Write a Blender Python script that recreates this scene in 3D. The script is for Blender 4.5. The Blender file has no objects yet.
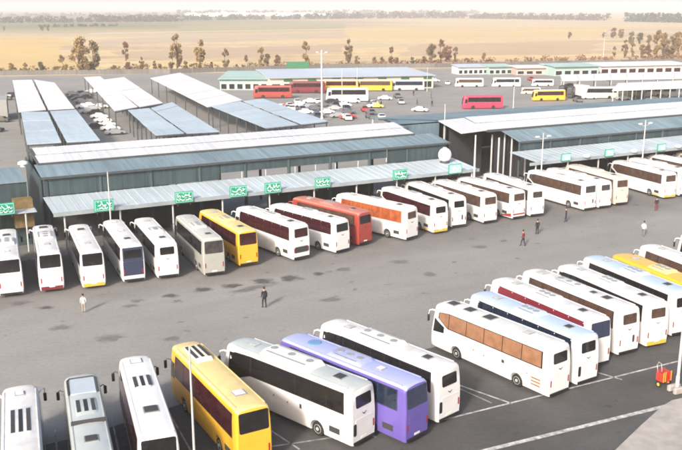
import bpy, bmesh, math, random
from mathutils import Vector, Matrix
random.seed(7)
S = bpy.context.scene
COL = S.collection
R = math.radians
AN = R(28)
# ------------------------------------------------------------------ camera
FPX, PITCH, H = 853.51, 0.24912, 26.6
cam = bpy.data.objects.new('camera', bpy.data.cameras.new('camera'))
COL.objects.link(cam)
cam.location = (0, 0, H)
cam.rotation_euler = (math.pi / 2 - PITCH, 0, 0)
cam.data.sensor_width = 36
cam.data.lens = FPX / 682 * 36
cam.data.clip_end = 40000
cam.data.clip_start = 0.5
S.camera = cam
# ------------------------------------------------------------------ sky, sun
SUN_EL, SUN_AZ = 29, 205        # azimuth clockwise from +Y (view direction): sun stands behind and to the left
W = bpy.data.worlds.new('World'); S.world = W; W.use_nodes = True
nt = W.node_tree; bg = nt.nodes['Background']
sky = nt.nodes.new('ShaderNodeTexSky'); sky.sky_type = 'NISHITA'; sky.sun_disc = False
sky.sun_elevation = R(SUN_EL); sky.sun_rotation = R(SUN_AZ)
sky.air_density = 1.0; sky.dust_density = 5.0; sky.ozone_density = 1.0
nt.links.new(sky.outputs[0], bg.inputs[0]); bg.inputs[1].default_value = 0.125
sun = bpy.data.objects.new('sun', bpy.data.lights.new('sun', 'SUN')); COL.objects.link(sun)
sun.data.energy = 2.75; sun.data.angle = R(7); sun.data.color = (1, .94, .88)
az, el = R(SUN_AZ), R(SUN_EL)
sdir = Vector((math.sin(az) * math.cos(el), math.cos(az) * math.cos(el), math.sin(el)))
sun.rotation_euler = sdir.to_track_quat('Z', 'Y').to_euler()
S.view_settings.view_transform = 'Standard'; S.view_settings.look = 'None'
S.view_settings.gamma = 1; S.view_settings.exposure = 0.93
S.cycles.filter_width = 1.9
S.cycles.volume_max_steps = 64
S.cycles.max_bounces = 6

# ------------------------------------------------------------------ helpers
def at(px, py, z=0.0):
    """ground (or height z) point seen at a pixel of the 682 x 450 photograph"""
    u = (px - 341) / FPX; v = -(py - 225) / FPX
    dy = math.cos(PITCH) + v * math.sin(PITCH); dz = -math.sin(PITCH) + v * math.cos(PITCH)
    k = (z - H) / dz
    return Vector((k * u, k * dy, z))

def rgb(c):  # sRGB 0-255 -> linear
    return tuple(((v / 255) / 12.92 if v / 255 < .04045 else ((v / 255 + .055) / 1.055) ** 2.4) for v in c)

MATS = {}
def mat(name, col, rough=.6, metal=0., noise=0., nscale=3., bump=0., bscale=40., coat=0., spec=.5, obj_coord=True, col2=None, ndetail=5, rand=0.):
    if name in MATS: return MATS[name]
    m = bpy.data.materials.new(name); m.use_nodes = True; MATS[name] = m
    n = m.node_tree.nodes; l = m.node_tree.links; b = n['Principled BSDF']
    b.inputs['Base Color'].default_value = (*col, 1)
    b.inputs['Roughness'].default_value = rough; b.inputs['Metallic'].default_value = metal
    b.inputs['Coat Weight'].default_value = coat; b.inputs['Coat Roughness'].default_value = .08
    b.inputs['Specular IOR Level'].default_value = spec
    if noise or bump:
        tc = n.new('ShaderNodeTexCoord'); src = tc.outputs['Object']
        if not obj_coord:
            g = n.new('ShaderNodeNewGeometry'); src = g.outputs['Position']
    if noise:
        t = n.new('ShaderNodeTexNoise'); t.inputs['Scale'].default_value = nscale; t.inputs['Detail'].default_value = ndetail
        t.inputs['Roughness'].default_value = .6
        l.new(src, t.inputs['Vector'])
        r = n.new('ShaderNodeValToRGB'); r.color_ramp.elements[0].position = .32; r.color_ramp.elements[1].position = .68
        c2 = col2 or tuple(max(0, c * (1 - noise)) for c in col)
        r.color_ramp.elements[0].color = (*c2, 1); r.color_ramp.elements[1].color = (*col, 1)
        l.new(t.outputs['Fac'], r.inputs[0]); l.new(r.outputs[0], b.inputs['Base Color'])
    if rand:
        oi = n.new('ShaderNodeObjectInfo'); rr = n.new('ShaderNodeMapRange'); rr.inputs[3].default_value = 1 - rand; rr.inputs[4].default_value = 1.0; l.new(oi.outputs['Random'], rr.inputs[0])
        # rain streaks running down the sheets, with the hall's own direction
        gg = n.new('ShaderNodeNewGeometry'); ms = n.new('ShaderNodeMapping'); ms.vector_type = 'TEXTURE'; ms.inputs['Rotation'].default_value = (0, 0, AN); ms.inputs['Scale'].default_value = (.45, 7, 7); l.new(gg.outputs['Position'], ms.inputs['Vector'])
        ts = n.new('ShaderNodeTexNoise'); ts.inputs['Scale'].default_value = 1; ts.inputs['Detail'].default_value = 5; l.new(ms.outputs[0], ts.inputs['Vector'])
        rs = n.new('ShaderNodeMapRange'); rs.inputs[1].default_value = .35; rs.inputs[2].default_value = .6; rs.inputs[3].default_value = 1 - rand; rs.inputs[4].default_value = 1; l.new(ts.outputs['Fac'], rs.inputs[0])
        m5 = n.new('ShaderNodeMath'); m5.operation = 'MULTIPLY'; l.new(rr.outputs[0], m5.inputs[0]); l.new(rs.outputs[0], m5.inputs[1])
        m6 = n.new('ShaderNodeMix'); m6.data_type = 'RGBA'; m6.blend_type = 'MULTIPLY'; m6.inputs[0].default_value = 1; l.new(r.outputs[0], m6.inputs[6]); l.new(m5.outputs[0], m6.inputs[7]); l.new(m6.outputs[2], b.inputs['Base Color'])
    if bump:
        t2 = n.new('ShaderNodeTexNoise'); t2.inputs['Scale'].default_value = bscale; t2.inputs['Detail'].default_value = 4
        l.new(src, t2.inputs['Vector'])
        bp = n.new('ShaderNodeBump'); bp.inputs['Strength'].default_value = bump; bp.inputs['Distance'].default_value = .05
        l.new(t2.outputs['Fac'], bp.inputs['Height']); l.new(bp.outputs[0], b.inputs['Normal'])
    return m

def mesh_from(name, vs, fs, mi=None, smooth=False):
    me = bpy.data.meshes.new(name); me.from_pydata([tuple(v) for v in vs], [], fs)
    if mi: me.polygons.foreach_set('material_index', mi)
    bm = bmesh.new(); bm.from_mesh(me); bmesh.ops.recalc_face_normals(bm, faces=bm.faces); bm.to_mesh(me); bm.free()
    if smooth:
        me.shade_smooth(); me.set_sharp_from_angle(angle=R(38))
    me.update(); return me

def link(name, me, mats, parent=None, loc=None, rz=0.):
    o = bpy.data.objects.new(name, me); COL.objects.link(o)
    if not isinstance(mats, (list, tuple)): mats = [mats]
    if me is not None:
        while len(me.materials) < len(mats): me.materials.append(None)
        for i, m in enumerate(mats):
            o.material_slots[i].link = 'OBJECT'; o.material_slots[i].material = m
    if parent: o.parent = parent
    if loc is not None: o.location = loc
    if rz: o.rotation_euler.z = rz
    return o

def tag(o, label=None, cat=None, group=None, kind=None):
    if label: o['label'] = label
    if cat: o['category'] = cat
    if group: o['group'] = group
    if kind: o['kind'] = kind
    return o

def thing(name, label, cat, loc=(0, 0, 0), rz=0., group=None):
    o = bpy.data.objects.new(name, None); COL.objects.link(o); o.empty_display_size = .3
    o.location = loc; o.rotation_euler.z = rz
    return tag(o, label, cat, group)

class MB:
    def __init__(s): s.v = []; s.f = []; s.mi = []
    def add(s, vs, fs, mi=0):
        b = len(s.v); s.v += [Vector(v) for v in vs]; s.f += [tuple(b + i for i in f) for f in fs]; s.mi += [mi] * len(fs); return s
    def box(s, x0, x1, y0, y1, z0, z1, mi=0, bev=0.):
        if bev:
            b = bev
            prof = []
            for (x, y, z) in [(x0 + b, y0 + b, z0), (x0, y0, z0 + b), (x0, y0, z1 - b), (x0 + b, y0 + b, z1)]: pass
            rings = [(b, z0), (0, z0 + b), (0, z1 - b), (b, z1)]
            vs = []
            for (i, z) in rings:
                a0, a1, c0, c1 = x0 + i, x1 - i, y0 + i, y1 - i
                vs += [(a0 + b, c0, z), (a1 - b, c0, z), (a1, c0 + b, z), (a1, c1 - b, z), (a1 - b, c1, z), (a0 + b, c1, z), (a0, c1 - b, z), (a0, c0 + b, z)]
            fs = [tuple(range(7, -1, -1)), tuple(range(24, 32))]
            for r in range(3):
                for k in range(8): fs.append((r * 8 + k, r * 8 + (k + 1) % 8, r * 8 + 8 + (k + 1) % 8, r * 8 + 8 + k))
            return s.add(vs, fs, mi)
        vs = [(x0, y0, z0), (x1, y0, z0), (x1, y1, z0), (x0, y1, z0), (x0, y0, z1), (x1, y0, z1), (x1, y1, z1), (x0, y1, z1)]
        return s.add(vs, [(3, 2, 1, 0), (4, 5, 6, 7), (0, 1, 5, 4), (1, 2, 6, 5), (2, 3, 7, 6), (3, 0, 4, 7)], mi)
    def slab(s, q, th, mi=0):
        """four corner points, thickness downwards"""
        q = [Vector(p) for p in q]; d = Vector((0, 0, -th))
        return s.add(q + [p + d for p in q], [(0, 1, 2, 3), (7, 6, 5, 4), (0, 4, 5, 1), (1, 5, 6, 2), (2, 6, 7, 3), (3, 7, 4, 0)], mi)
    def tube(s, pts, rs, n=8, mi=0, cap=True):
        pts = [Vector(p) for p in pts]; vs = []; fs = []
        if not isinstance(rs, (list, tuple)): rs = [rs] * len(pts)
        for i, p in enumerate(pts):
            d = (pts[min(i + 1, len(pts) - 1)] - pts[max(i - 1, 0)]).normalized()
            a = Vector((0, 0, 1)) if abs(d.z) < .9 else Vector((1, 0, 0))
            u = d.cross(a).normalized(); w = d.cross(u)
            vs += [p + (u * math.cos(2 * math.pi * k / n) + w * math.sin(2 * math.pi * k / n)) * rs[i] for k in range(n)]
        for i in range(len(pts) - 1):
            for k in range(n): fs.append((i * n + k, i * n + (k + 1) % n, (i + 1) * n + (k + 1) % n, (i + 1) * n + k))
        if cap: fs += [tuple(range(n)), tuple(range(len(pts) * n - 1, (len(pts) - 1) * n - 1, -1))]
        return s.add(vs, fs, mi)
    def lathe(s, prof, axis='z', n=16, c=(0, 0, 0), mi=0):
        vs = []; fs = []
        for (r, h) in prof:
            for k in range(n):
                a = 2 * math.pi * k / n; p = (r * math.cos(a), r * math.sin(a), h)
                if axis == 'x': p = (h, p[0], p[1])
                vs.append(Vector(p) + Vector(c))
        for i in range(len(prof) - 1):
            for k in range(n): fs.append((i * n + k, i * n + (k + 1) % n, (i + 1) * n + (k + 1) % n, (i + 1) * n + k))
        fs += [tuple(range(n)), tuple(range((len(prof) - 1) * n, len(prof) * n))]
        return s.add(vs, fs, mi)
    def mesh(s, name='mesh', smooth=False): return mesh_from(name, s.v, s.f, s.mi, smooth)
    def obj(s, name, mats, parent=None, smooth=False, loc=None, rz=0.): return link(name, s.mesh(name, smooth), mats, parent, loc, rz)

def struct(o): o['kind'] = 'structure'; return o
def stuff(o): o['kind'] = 'stuff'; return o
def interp(xs, ys, x):
    if x <= xs[0]: return ys[0]
    for i in range(len(xs) - 1):
        if x <= xs[i + 1]: return ys[i] + (ys[i + 1] - ys[i]) * (x - xs[i]) / (xs[i + 1] - xs[i])
    return ys[-1]

# station frame: s runs along the canopy, t away from the camera
OX, OY = -31.2, 90.0
E1 = Vector((math.cos(AN), math.sin(AN), 0)); N1 = Vector((-math.sin(AN), math.cos(AN), 0))
def ST(s, t, z=0.): return Vector((OX, OY, 0)) + E1 * s + N1 * t + Vector((0, 0, z))

# ------------------------------------------------------------------ ground
def ground_material():
    m = bpy.data.materials.new('dry_plain'); m.use_nodes = True
    n = m.node_tree.nodes; l = m.node_tree.links; b = n['Principled BSDF']; b.inputs['Roughness'].default_value = .95
    b.inputs['Specular IOR Level'].default_value = .1
    g = n.new('ShaderNodeNewGeometry'); mp = n.new('ShaderNodeMapping'); mp.inputs['Scale'].default_value = (.0016, .009, 1); mp.inputs['Rotation'].default_value = (0, 0, R(-6))
    l.new(g.outputs['Position'], mp.inputs['Vector'])
    t = n.new('ShaderNodeTexNoise'); t.inputs['Scale'].default_value = 1; t.inputs['Detail'].default_value = 4; l.new(mp.outputs[0], t.inputs['Vector'])
    r = n.new('ShaderNodeValToRGB'); e = r.color_ramp.elements
    e[0].position = .3; e[0].color = (.37, .28, .18, 1); e[1].position = .72; e[1].color = (.51, .41, .24, 1)
    x = e.new(.42); x.color = (.43, .33, .21, 1); x = e.new(.5); x.color = (.58, .435, .23, 1); x = e.new(.6); x.color = (.47, .375, .26, 1)
    l.new(t.outputs['Fac'], r.inputs[0])
    # green irrigated strips further out
    sx = n.new('ShaderNodeSeparateXYZ'); l.new(g.outputs['Position'], sx.inputs[0])
    mp2 = n.new('ShaderNodeMapping'); mp2.inputs['Scale'].default_value = (.0009, .0035, 1); l.new(g.outputs['Position'], mp2.inputs['Vector'])
    t2 = n.new('ShaderNodeTexNoise'); t2.inputs['Scale'].default_value = 1; t2.inputs['Detail'].default_value = 3; l.new(mp2.outputs[0], t2.inputs['Vector'])
    mr = n.new('ShaderNodeMapRange'); mr.inputs[1].default_value = 850; mr.inputs[2].default_value = 1250; l.new(sx.outputs[1], mr.inputs[0])
    mx = n.new('ShaderNodeMapRange'); mx.inputs[1].default_value = 100; mx.inputs[2].default_value = -350; l.new(sx.outputs[0], mx.inputs[0])
    ml = n.new('ShaderNodeMath'); ml.operation = 'MULTIPLY'; l.new(mr.outputs[0], ml.inputs[0]); l.new(mx.outputs[0], ml.inputs[1])
    ad = n.new('ShaderNodeMath'); ad.operation = 'MULTIPLY_ADD'; l.new(ml.outputs[0], ad.inputs[0]); ad.inputs[1].default_value = .9
    mm = n.new('ShaderNodeMapRange'); mm.inputs[1].default_value = .5; mm.inputs[2].default_value = .75; l.new(t2.outputs['Fac'], mm.inputs[0])
    m3 = n.new('ShaderNodeMath'); m3.operation = 'MULTIPLY'; l.new(mm.outputs[0], m3.inputs[0]); l.new(mr.outputs[0], m3.inputs[1])
    m4 = n.new('ShaderNodeMath'); m4.operation = 'MULTIPLY'; m4.inputs[1].default_value = .4; l.new(m3.outputs[0], m4.inputs[0])
    l.new(m4.outputs[0], ad.inputs[2])
    mix = n.new('ShaderNodeMix'); mix.data_type = 'RGBA'; l.new(ad.outputs[0], mix.inputs[0]); l.new(r.outputs[0], mix.inputs[6]); mix.inputs[7].default_value = (.15, .165, .09, 1)
    # fine clods and dry weeds
    t4 = n.new('ShaderNodeTexNoise'); t4.inputs['Scale'].default_value = .12; t4.inputs['Detail'].default_value = 8; l.new(g.outputs['Position'], t4.inputs['Vector'])
    r4 = n.new('ShaderNodeMapRange'); r4.inputs[1].default_value = .3; r4.inputs[2].default_value = .7; r4.inputs[3].default_value = .8; r4.inputs[4].default_value = 1.12; l.new(t4.outputs['Fac'], r4.inputs[0])
    mu = n.new('ShaderNodeMix'); mu.data_type = 'RGBA'; mu.blend_type = 'MULTIPLY'; mu.inputs[0].default_value = 1; l.new(mix.outputs[2], mu.inputs[6]); l.new(r4.outputs[0], mu.inputs[7])
    l.new(mu.outputs[2], b.inputs['Base Color'])
    return m
vs = []; fs = []
NX = 24
for j in range(NX + 1):
    for i in range(NX + 1): vs.append((-9000 + 18000 * i / NX, -600 + 15600 * j / NX, 0))
for j in range(NX):
    for i in range(NX): a = j * (NX + 1) + i; fs.append((a, a + 1, a + NX + 2, a + NX + 1))
struct(link('ground', mesh_from('ground', vs, fs), ground_material()))

def asphalt_mat(name, col, lo, stain=.5, scale=.12, bay=None):
    m = bpy.data.materials.new(name); m.use_nodes = True
    n = m.node_tree.nodes; l = m.node_tree.links; b = n['Principled BSDF']; b.inputs['Roughness'].default_value = .82; b.inputs['Specular IOR Level'].default_value = .3
    g = n.new('ShaderNodeNewGeometry')
    t = n.new('ShaderNodeTexNoise'); t.inputs['Scale'].default_value = scale; t.inputs['Detail'].default_value = 7; t.inputs['Roughness'].default_value = .62; l.new(g.outputs['Position'], t.inputs['Vector'])
    r = n.new('ShaderNodeValToRGB'); e = r.color_ramp.elements; e[0].position = .3; e[0].color = (*lo, 1); e[1].position = .62; e[1].color = (*col, 1)
    l.new(t.outputs['Fac'], r.inputs[0])
    # drips and tyre marks stretched along the lanes
    mp = n.new('ShaderNodeMapping'); mp.vector_type = 'TEXTURE'; mp.inputs['Rotation'].default_value = (0, 0, AN); mp.inputs['Scale'].default_value = (22, 3.2, 1); l.new(g.outputs['Position'], mp.inputs['Vector'])
    t2 = n.new('ShaderNodeTexNoise'); t2.inputs['Scale'].default_value = 1; t2.inputs['Detail'].default_value = 6; l.new(mp.outputs[0], t2.inputs['Vector'])
    r2 = n.new('ShaderNodeMapRange'); r2.inputs[1].default_value = .36; r2.inputs[2].default_value = .55; r2.inputs[3].default_value = 1 - stain * .45; r2.inputs[4].default_value = 1; l.new(t2.outputs['Fac'], r2.inputs[0])
    t3 = n.new('ShaderNodeTexNoise'); t3.inputs['Scale'].default_value = 3.; t3.inputs['Detail'].default_value = 8; l.new(g.outputs['Position'], t3.inputs['Vector'])
    r3 = n.new('ShaderNodeMapRange'); r3.inputs[1].default_value = .3; r3.inputs[2].default_value = .7; r3.inputs[3].default_value = .9; r3.inputs[4].default_value = 1.06; l.new(t3.outputs['Fac'], r3.inputs[0])
    # dark oil spots
    t5 = n.new('ShaderNodeTexNoise'); t5.inputs['Scale'].default_value = .55; t5.inputs['Detail'].default_value = 3; l.new(g.outputs['Position'], t5.inputs['Vector'])
    r5 = n.new('ShaderNodeMapRange'); r5.inputs[1].default_value = .66; r5.inputs[2].default_value = .74; r5.inputs[3].default_value = 1; r5.inputs[4].default_value = .6; l.new(t5.outputs['Fac'], r5.inputs[0])
    cur = r.outputs[0]
    if bay:   # oily, driven-on strip of the far row: worn colour that fades out into the yard
        mb_ = n.new('ShaderNodeMapping'); mb_.vector_type = 'TEXTURE'; mb_.inputs['Location'].default_value = (OX, OY, 0); mb_.inputs['Rotation'].default_value = (0, 0, AN); l.new(g.outputs['Position'], mb_.inputs['Vector'])
        sp = n.new('ShaderNodeSeparateXYZ'); l.new(mb_.outputs[0], sp.inputs[0])
        tn = n.new('ShaderNodeTexNoise'); tn.inputs['Scale'].default_value = .25; tn.inputs['Detail'].default_value = 5; l.new(g.outputs['Position'], tn.inputs['Vector'])
        ma = n.new('ShaderNodeMath'); ma.operation = 'MULTIPLY_ADD'; ma.inputs[1].default_value = 7; l.new(tn.outputs['Fac'], ma.inputs[0]); l.new(sp.outputs[1], ma.inputs[2])
        m1 = n.new('ShaderNodeMapRange'); m1.inputs[1].default_value = -15.5; m1.inputs[2].default_value = -8; l.new(ma.outputs[0], m1.inputs[0])
        m2 = n.new('ShaderNodeMapRange'); m2.inputs[1].default_value = 30; m2.inputs[2].default_value = 20; l.new(ma.outputs[0], m2.inputs[0])
        mp_ = n.new('ShaderNodeMath'); mp_.operation = 'MULTIPLY'; l.new(m1.outputs[0], mp_.inputs[0]); l.new(m2.outputs[0], mp_.inputs[1])
        mq = n.new('ShaderNodeMix'); mq.data_type = 'RGBA'; l.new(mp_.outputs[0], mq.inputs[0]); l.new(cur, mq.inputs[6]); mq.inputs[7].default_value = (*bay, 1); cur = mq.outputs[2]
    for k in (r2, r3, r5):
        mu = n.new('ShaderNodeMix'); mu.data_type = 'RGBA'; mu.blend_type = 'MULTIPLY'; mu.inputs[0].default_value = 1; l.new(cur, mu.inputs[6]); l.new(k.outputs[0], mu.inputs[7]); cur = mu.outputs[2]
    l.new(cur, b.inputs['Base Color'])
    t6 = n.new('ShaderNodeTexNoise'); t6.inputs['Scale'].default_value = 18; t6.inputs['Detail'].default_value = 3; l.new(g.outputs['Position'], t6.inputs['Vector'])
    bp = n.new('ShaderNodeBump'); bp.inputs['Strength'].default_value = .35; bp.inputs['Distance'].default_value = .02; l.new(t6.outputs['Fac'], bp.inputs['Height']); l.new(bp.outputs[0], b.inputs['Normal'])
    return m
ASPH = asphalt_mat('worn_asphalt', (.275, .264, .248), (.222, .213, .20), .16, .05, (.165, .157, .149))
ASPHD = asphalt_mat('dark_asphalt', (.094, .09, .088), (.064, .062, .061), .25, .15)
ASPHB = asphalt_mat('bay_asphalt', (.15, .137, .132), (.095, .088, .086), .6, .2)
def sheet(name, pts, z, m, parent=None, sub=None):
    return struct(link(name, mesh_from(name, [(p[0], p[1], z) for p in pts], [tuple(range(len(pts)))]), m, parent))
yard = sheet('asphalt', [(-260, -60), (330, -60), (330, 440), (180, 436), (0, 378), (-137, 346), (-260, 330)], .012, ASPH)
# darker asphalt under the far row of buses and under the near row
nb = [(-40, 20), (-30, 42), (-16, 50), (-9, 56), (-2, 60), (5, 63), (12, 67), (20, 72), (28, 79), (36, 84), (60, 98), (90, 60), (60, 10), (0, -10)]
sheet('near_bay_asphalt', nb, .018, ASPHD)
PAINT = mat('road_paint', (.62, .60, .58), .75, noise=.55, nscale=2.2, col2=(.2, .19, .19), obj_coord=False)
PAINT2 = mat('worn_road_paint', (.42, .41, .40), .75, noise=.7, nscale=1.4, col2=(.11, .105, .105), obj_coord=False)
def line(name, a, b, w, m=PAINT, z=.024):
    a = Vector((a[0], a[1], 0)); b = Vector((b[0], b[1], 0)); d = (b - a).normalized(); p = Vector((-d.y, d.x, 0)) * w / 2
    return sheet(name, [a - p, b - p, b + p, a + p], z, m)
line('kerbside_line', at(440, 462), at(669, 405.5), .36)
line('bay_end_line', at(264, 448), at(400, 428), .14, PAINT2)
line('bay_end_line', at(440, 421), at(682, 360.5), .16, PAINT)
# concrete island in the lower right corner
CONC = mat('pale_concrete', (.40, .37, .345), .85, noise=.3, nscale=.8, bump=.3, bscale=6, obj_coord=False)
isl = [at(612, 455), at(640, 428), at(662, 408), at(672, 402), at(690, 398), at(760, 410), at(760, 470)]
mb = MB(); nI = len(isl)
mb.add([Vector((p.x, p.y, .14)) for p in isl] + [Vector((p.x, p.y, 0)) for p in isl], [tuple(range(nI))] + [(i, i + nI, (i + 1) % nI + nI, (i + 1) % nI) for i in range(nI)])
struct(mb.obj('concrete_island', CONC))
KERB = mat('kerb_stone', (.42, .41, .40), .8, noise=.3, nscale=1.5, obj_coord=False)
# raised platform along the halls
for (s0, s1) in ((-34, -1.2), (-.6, 57), (60, 150)):
    mb = MB(); mb.slab([ST(s0, .5, .15), ST(s1, .5, .15), ST(s1, 22, .15), ST(s0, 22, .15)], .15); struct(mb.obj('platform', mat('platform_concrete', (.21, .2, .19), .8, noise=.3, nscale=.6, obj_coord=False)))
    mb = MB(); mb.slab([ST(s0, .3, .17), ST(s1, .3, .17), ST(s1, .5, .17), ST(s0, .5, .17)], .17); struct(mb.obj('platform_kerb', KERB))

# field parcels and tracks on the plain, ragged edges
def parcel(name, pts, z, col, lo):
    col = tuple(c * k for c, k in zip(col, (.86, .83, .74))); lo = tuple(c * k for c, k in zip(lo, (.86, .83, .74)))
    m = mat('parcel_soil_%d' % len(MATS), col, .95, noise=.3, nscale=.012, obj_coord=False, col2=lo, spec=.1, ndetail=8)
    P = [at(*p) for p in pts]; out = []
    for i in range(len(P)):
        a, b = P[i], P[(i + 1) % len(P)]; k_ = max(2, int((b - a).length / 25))
        for k in range(k_): q = a.lerp(b, k / k_); out.append(q + Vector((random.uniform(-4, 4), random.uniform(-6, 6), 0)))
    sheet(name, out, z, m)
parcel('field', [(-30, 38), (50, 36), (70, 42), (60, 52), (92, 70), (-30, 71)], .03, (.66, .50, .24), (.56, .42, .22))
parcel('field', [(95, 40), (180, 36), (345, 32), (345, 38), (180, 43), (105, 46)], .04, (.55, .45, .36), (.46, .37, .28))
parcel('field', [(110, 52), (345, 44), (345, 52), (160, 60)], .03, (.45, .35, .27), (.52, .41, .29))
parcel('field', [(345, 28), (610, 28), (600, 37), (345, 38)], .03, (.64, .49, .26), (.56, .43, .25))
parcel('field', [(420, 44), (600, 41), (590, 54), (400, 56)], .04, (.55, .42, .30), (.48, .36, .26))
parcel('field', [(180, 26), (345, 23), (345, 28), (180, 33)], .04, (.40, .36, .23), (.33, .31, .19))
parcel('dirt_track', [(90, 33.0), (345, 28.6), (345, 29.2), (90, 34.0)], .06, (.62, .54, .46), (.55, .47, .38))
parcel('dirt_track', [(345, 38.6), (690, 36.4), (690, 37.2), (345, 39.4)], .06, (.62, .54, .46), (.55, .47, .38))
# irregular oil stains behind the buses of the far row
def oil_mat(name, col, amount):
    m = mat(name, col, .6); n = m.node_tree.nodes; l = m.node_tree.links; tc = n.new('ShaderNodeTexCoord')
    fl = n.new('ShaderNodeVectorMath'); fl.operation = 'MULTIPLY'; l.new(tc.outputs['Generated'], fl.inputs[0]); fl.inputs[1].default_value = (1, 1, 0)
    v = n.new('ShaderNodeVectorMath'); v.operation = 'DISTANCE'; l.new(fl.outputs[0], v.inputs[0]); v.inputs[1].default_value = (.5, .5, 0)
    g = n.new('ShaderNodeNewGeometry'); t = n.new('ShaderNodeTexNoise'); t.inputs['Scale'].default_value = 1.8; t.inputs['Detail'].default_value = 6; l.new(g.outputs['Position'], t.inputs['Vector'])
    a = n.new('ShaderNodeMath'); a.operation = 'MULTIPLY_ADD'; l.new(t.outputs['Fac'], a.inputs[0]); a.inputs[1].default_value = .5; l.new(v.outputs['Value'], a.inputs[2])
    r = n.new('ShaderNodeMapRange'); r.inputs[1].default_value = .42; r.inputs[2].default_value = .68; r.inputs[3].default_value = amount; r.inputs[4].default_value = 0; l.new(a.outputs[0], r.inputs[0]); l.new(r.outputs[0], n['Principled BSDF'].inputs['Alpha'])
    return m
OIL = oil_mat('oil_stain', (.05, .045, .043), .5)
OIL2 = oil_mat('faded_oil_stain', (.09, .08, .076), .28)
for (px, py, w, d, k) in [(20, 303, 1.3, .9, 1), (46, 308, .9, .6, 0), (130, 306, 1.2, .6, 1), (137, 301, .9, .6, 1), (171, 296, 1.1, .7, 0), (202, 290, 1.3, .9, 0), (232, 286, 1.6, .8, 0), (243, 291, 2.3, .5, 1),
                          (262, 281, 1.4, 1.2, 0), (257, 287, 2.6, .6, 1), (274, 283, .8, .8, 1), (290, 278, 1.2, 1.6, 0), (318, 274, .8, .8, 0), (301, 279, .6, .6, 1), (344, 270, 1.2, 1., 1), (172, 339, 1, .6, 1), (60, 328, 1.6, .8, 1), (400, 262, 1.5, .9, 1), (430, 275, 1.2, 1.0, 1), (110, 338, 2, 1, 1), (330, 300, 1.8, .7, 1), (480, 247, 1.2, .9, 1)]:
    c = at(px, py); n_ = 18; pts = []
    ph = random.random() * 6
    for k2 in range(n_):
        a = 2 * math.pi * k2 / n_; r_ = 1 + .25 * math.sin(3 * a + ph) + .15 * math.sin(5 * a + 2 * ph) + random.uniform(-.12, .12)
        q = E1 * (w * .95 * r_ * math.cos(a)) + N1 * (d * .95 * r_ * math.sin(a)); pts.append(c + q)
    sheet('oil_stain', pts, .026, OIL2 if k else OIL)

# ------------------------------------------------------------------ materials of the buses
WHITE = mat('white_coach_paint', (.74, .73, .72), .35, noise=.10, nscale=.8, coat=.3)
WROOF = mat('dusty_white_roof', (.68, .67, .66), .55, noise=.25, nscale=1.4)
WHITE2 = mat('dusty_white_paint', (.70, .685, .67), .45, noise=.1, nscale=.9, coat=.15)
CREAM = mat('cream_paint', (.62, .56, .47), .45, noise=.1, nscale=.8, coat=.15)
GREYP = mat('silver_grey_paint', (.36, .36, .33), .4, noise=.12, nscale=.8, coat=.3)
GREYL = mat('light_grey_paint', (.44, .475, .465), .4, noise=.15, nscale=.8, coat=.3)
YEL = mat('taxi_yellow_paint', (.74, .42, .035), .38, noise=.1, nscale=.8, coat=.3)
YELR = mat('dusty_yellow_roof', (.70, .54, .24), .55, noise=.15, nscale=1.2)
LAV = mat('lavender_roof_paint', (.36, .39, .66), .4, noise=.08, nscale=.9, coat=.3)
PUR = mat('violet_paint', (.135, .095, .37), .38, noise=.12, nscale=.8, coat=.3)
RED = mat('brick_red_paint', (.33, .05, .035), .4, noise=.12, nscale=.8, coat=.3)
REDR = mat('dusty_red_roof', (.46, .17, .13), .55, noise=.15, nscale=1.1)
BLUER = mat('pale_blue_roof', (.44, .53, .66), .45, noise=.08, nscale=1)
MARO = mat('maroon_paint', (.17, .02, .03), .4, noise=.1, nscale=1)
NAVY = mat('navy_panel', (.035, .045, .085), .25, noise=.2, nscale=2, coat=.3)
YSTR = mat('yellow_stripe_paint', (.6, .42, .05), .5, noise=.2)
RUB = mat('tyre_rubber', (.02, .02, .02), .85, noise=.3, nscale=8)
RIM = mat('wheel_rim', (.5, .49, .48), .5, metal=.2, noise=.3, nscale=9)
BLK = mat('black_trim', (.015, .015, .017), .5)
DGR = mat('dark_grille', (.05, .05, .05), .6, noise=.4, nscale=12)
ALU = mat('grey_hatch', (.30, .31, .31), .5, noise=.2, nscale=4)
HLID = mat('hatch_lid_grey', (.45, .45, .44), .5, noise=.2, nscale=4)
FRAME = mat('window_rubber', (.02, .018, .018), .35)
TAIL = mat('tail_light_red', (.30, .02, .02), .2, coat=.5)
AMB = mat('amber_lens', (.6, .2, .02), .2, coat=.5)
HEAD = mat('headlight_glass', (.7, .7, .7), .1, coat=.5)
PLATE = mat('number_plate', (.7, .68, .6), .5)
def glass(name, c, c2=None): return mat(name, c, .07, noise=.5 if c2 is None else .01, nscale=1.3, col2=c2, spec=.6)
G_BLK = glass('black_glass', (.02, .019, .021)); G_MAR = glass('maroon_tinted_glass', (.055, .012, .016)); G_BRN = glass('brown_tinted_glass', (.11, .065, .045), (.05, .032, .025))
G_TAN = glass('glass_over_tan_curtains', (.31, .165, .095), (.22, .11, .06)); G_ORA = glass('glass_over_orange_curtains', (.40, .12, .04), (.20, .05, .02)); G_NAV = glass('navy_glass', (.015, .025, .05))
G_GRY = glass('grey_glass', (.07, .06, .06), (.03, .03, .03))

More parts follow.
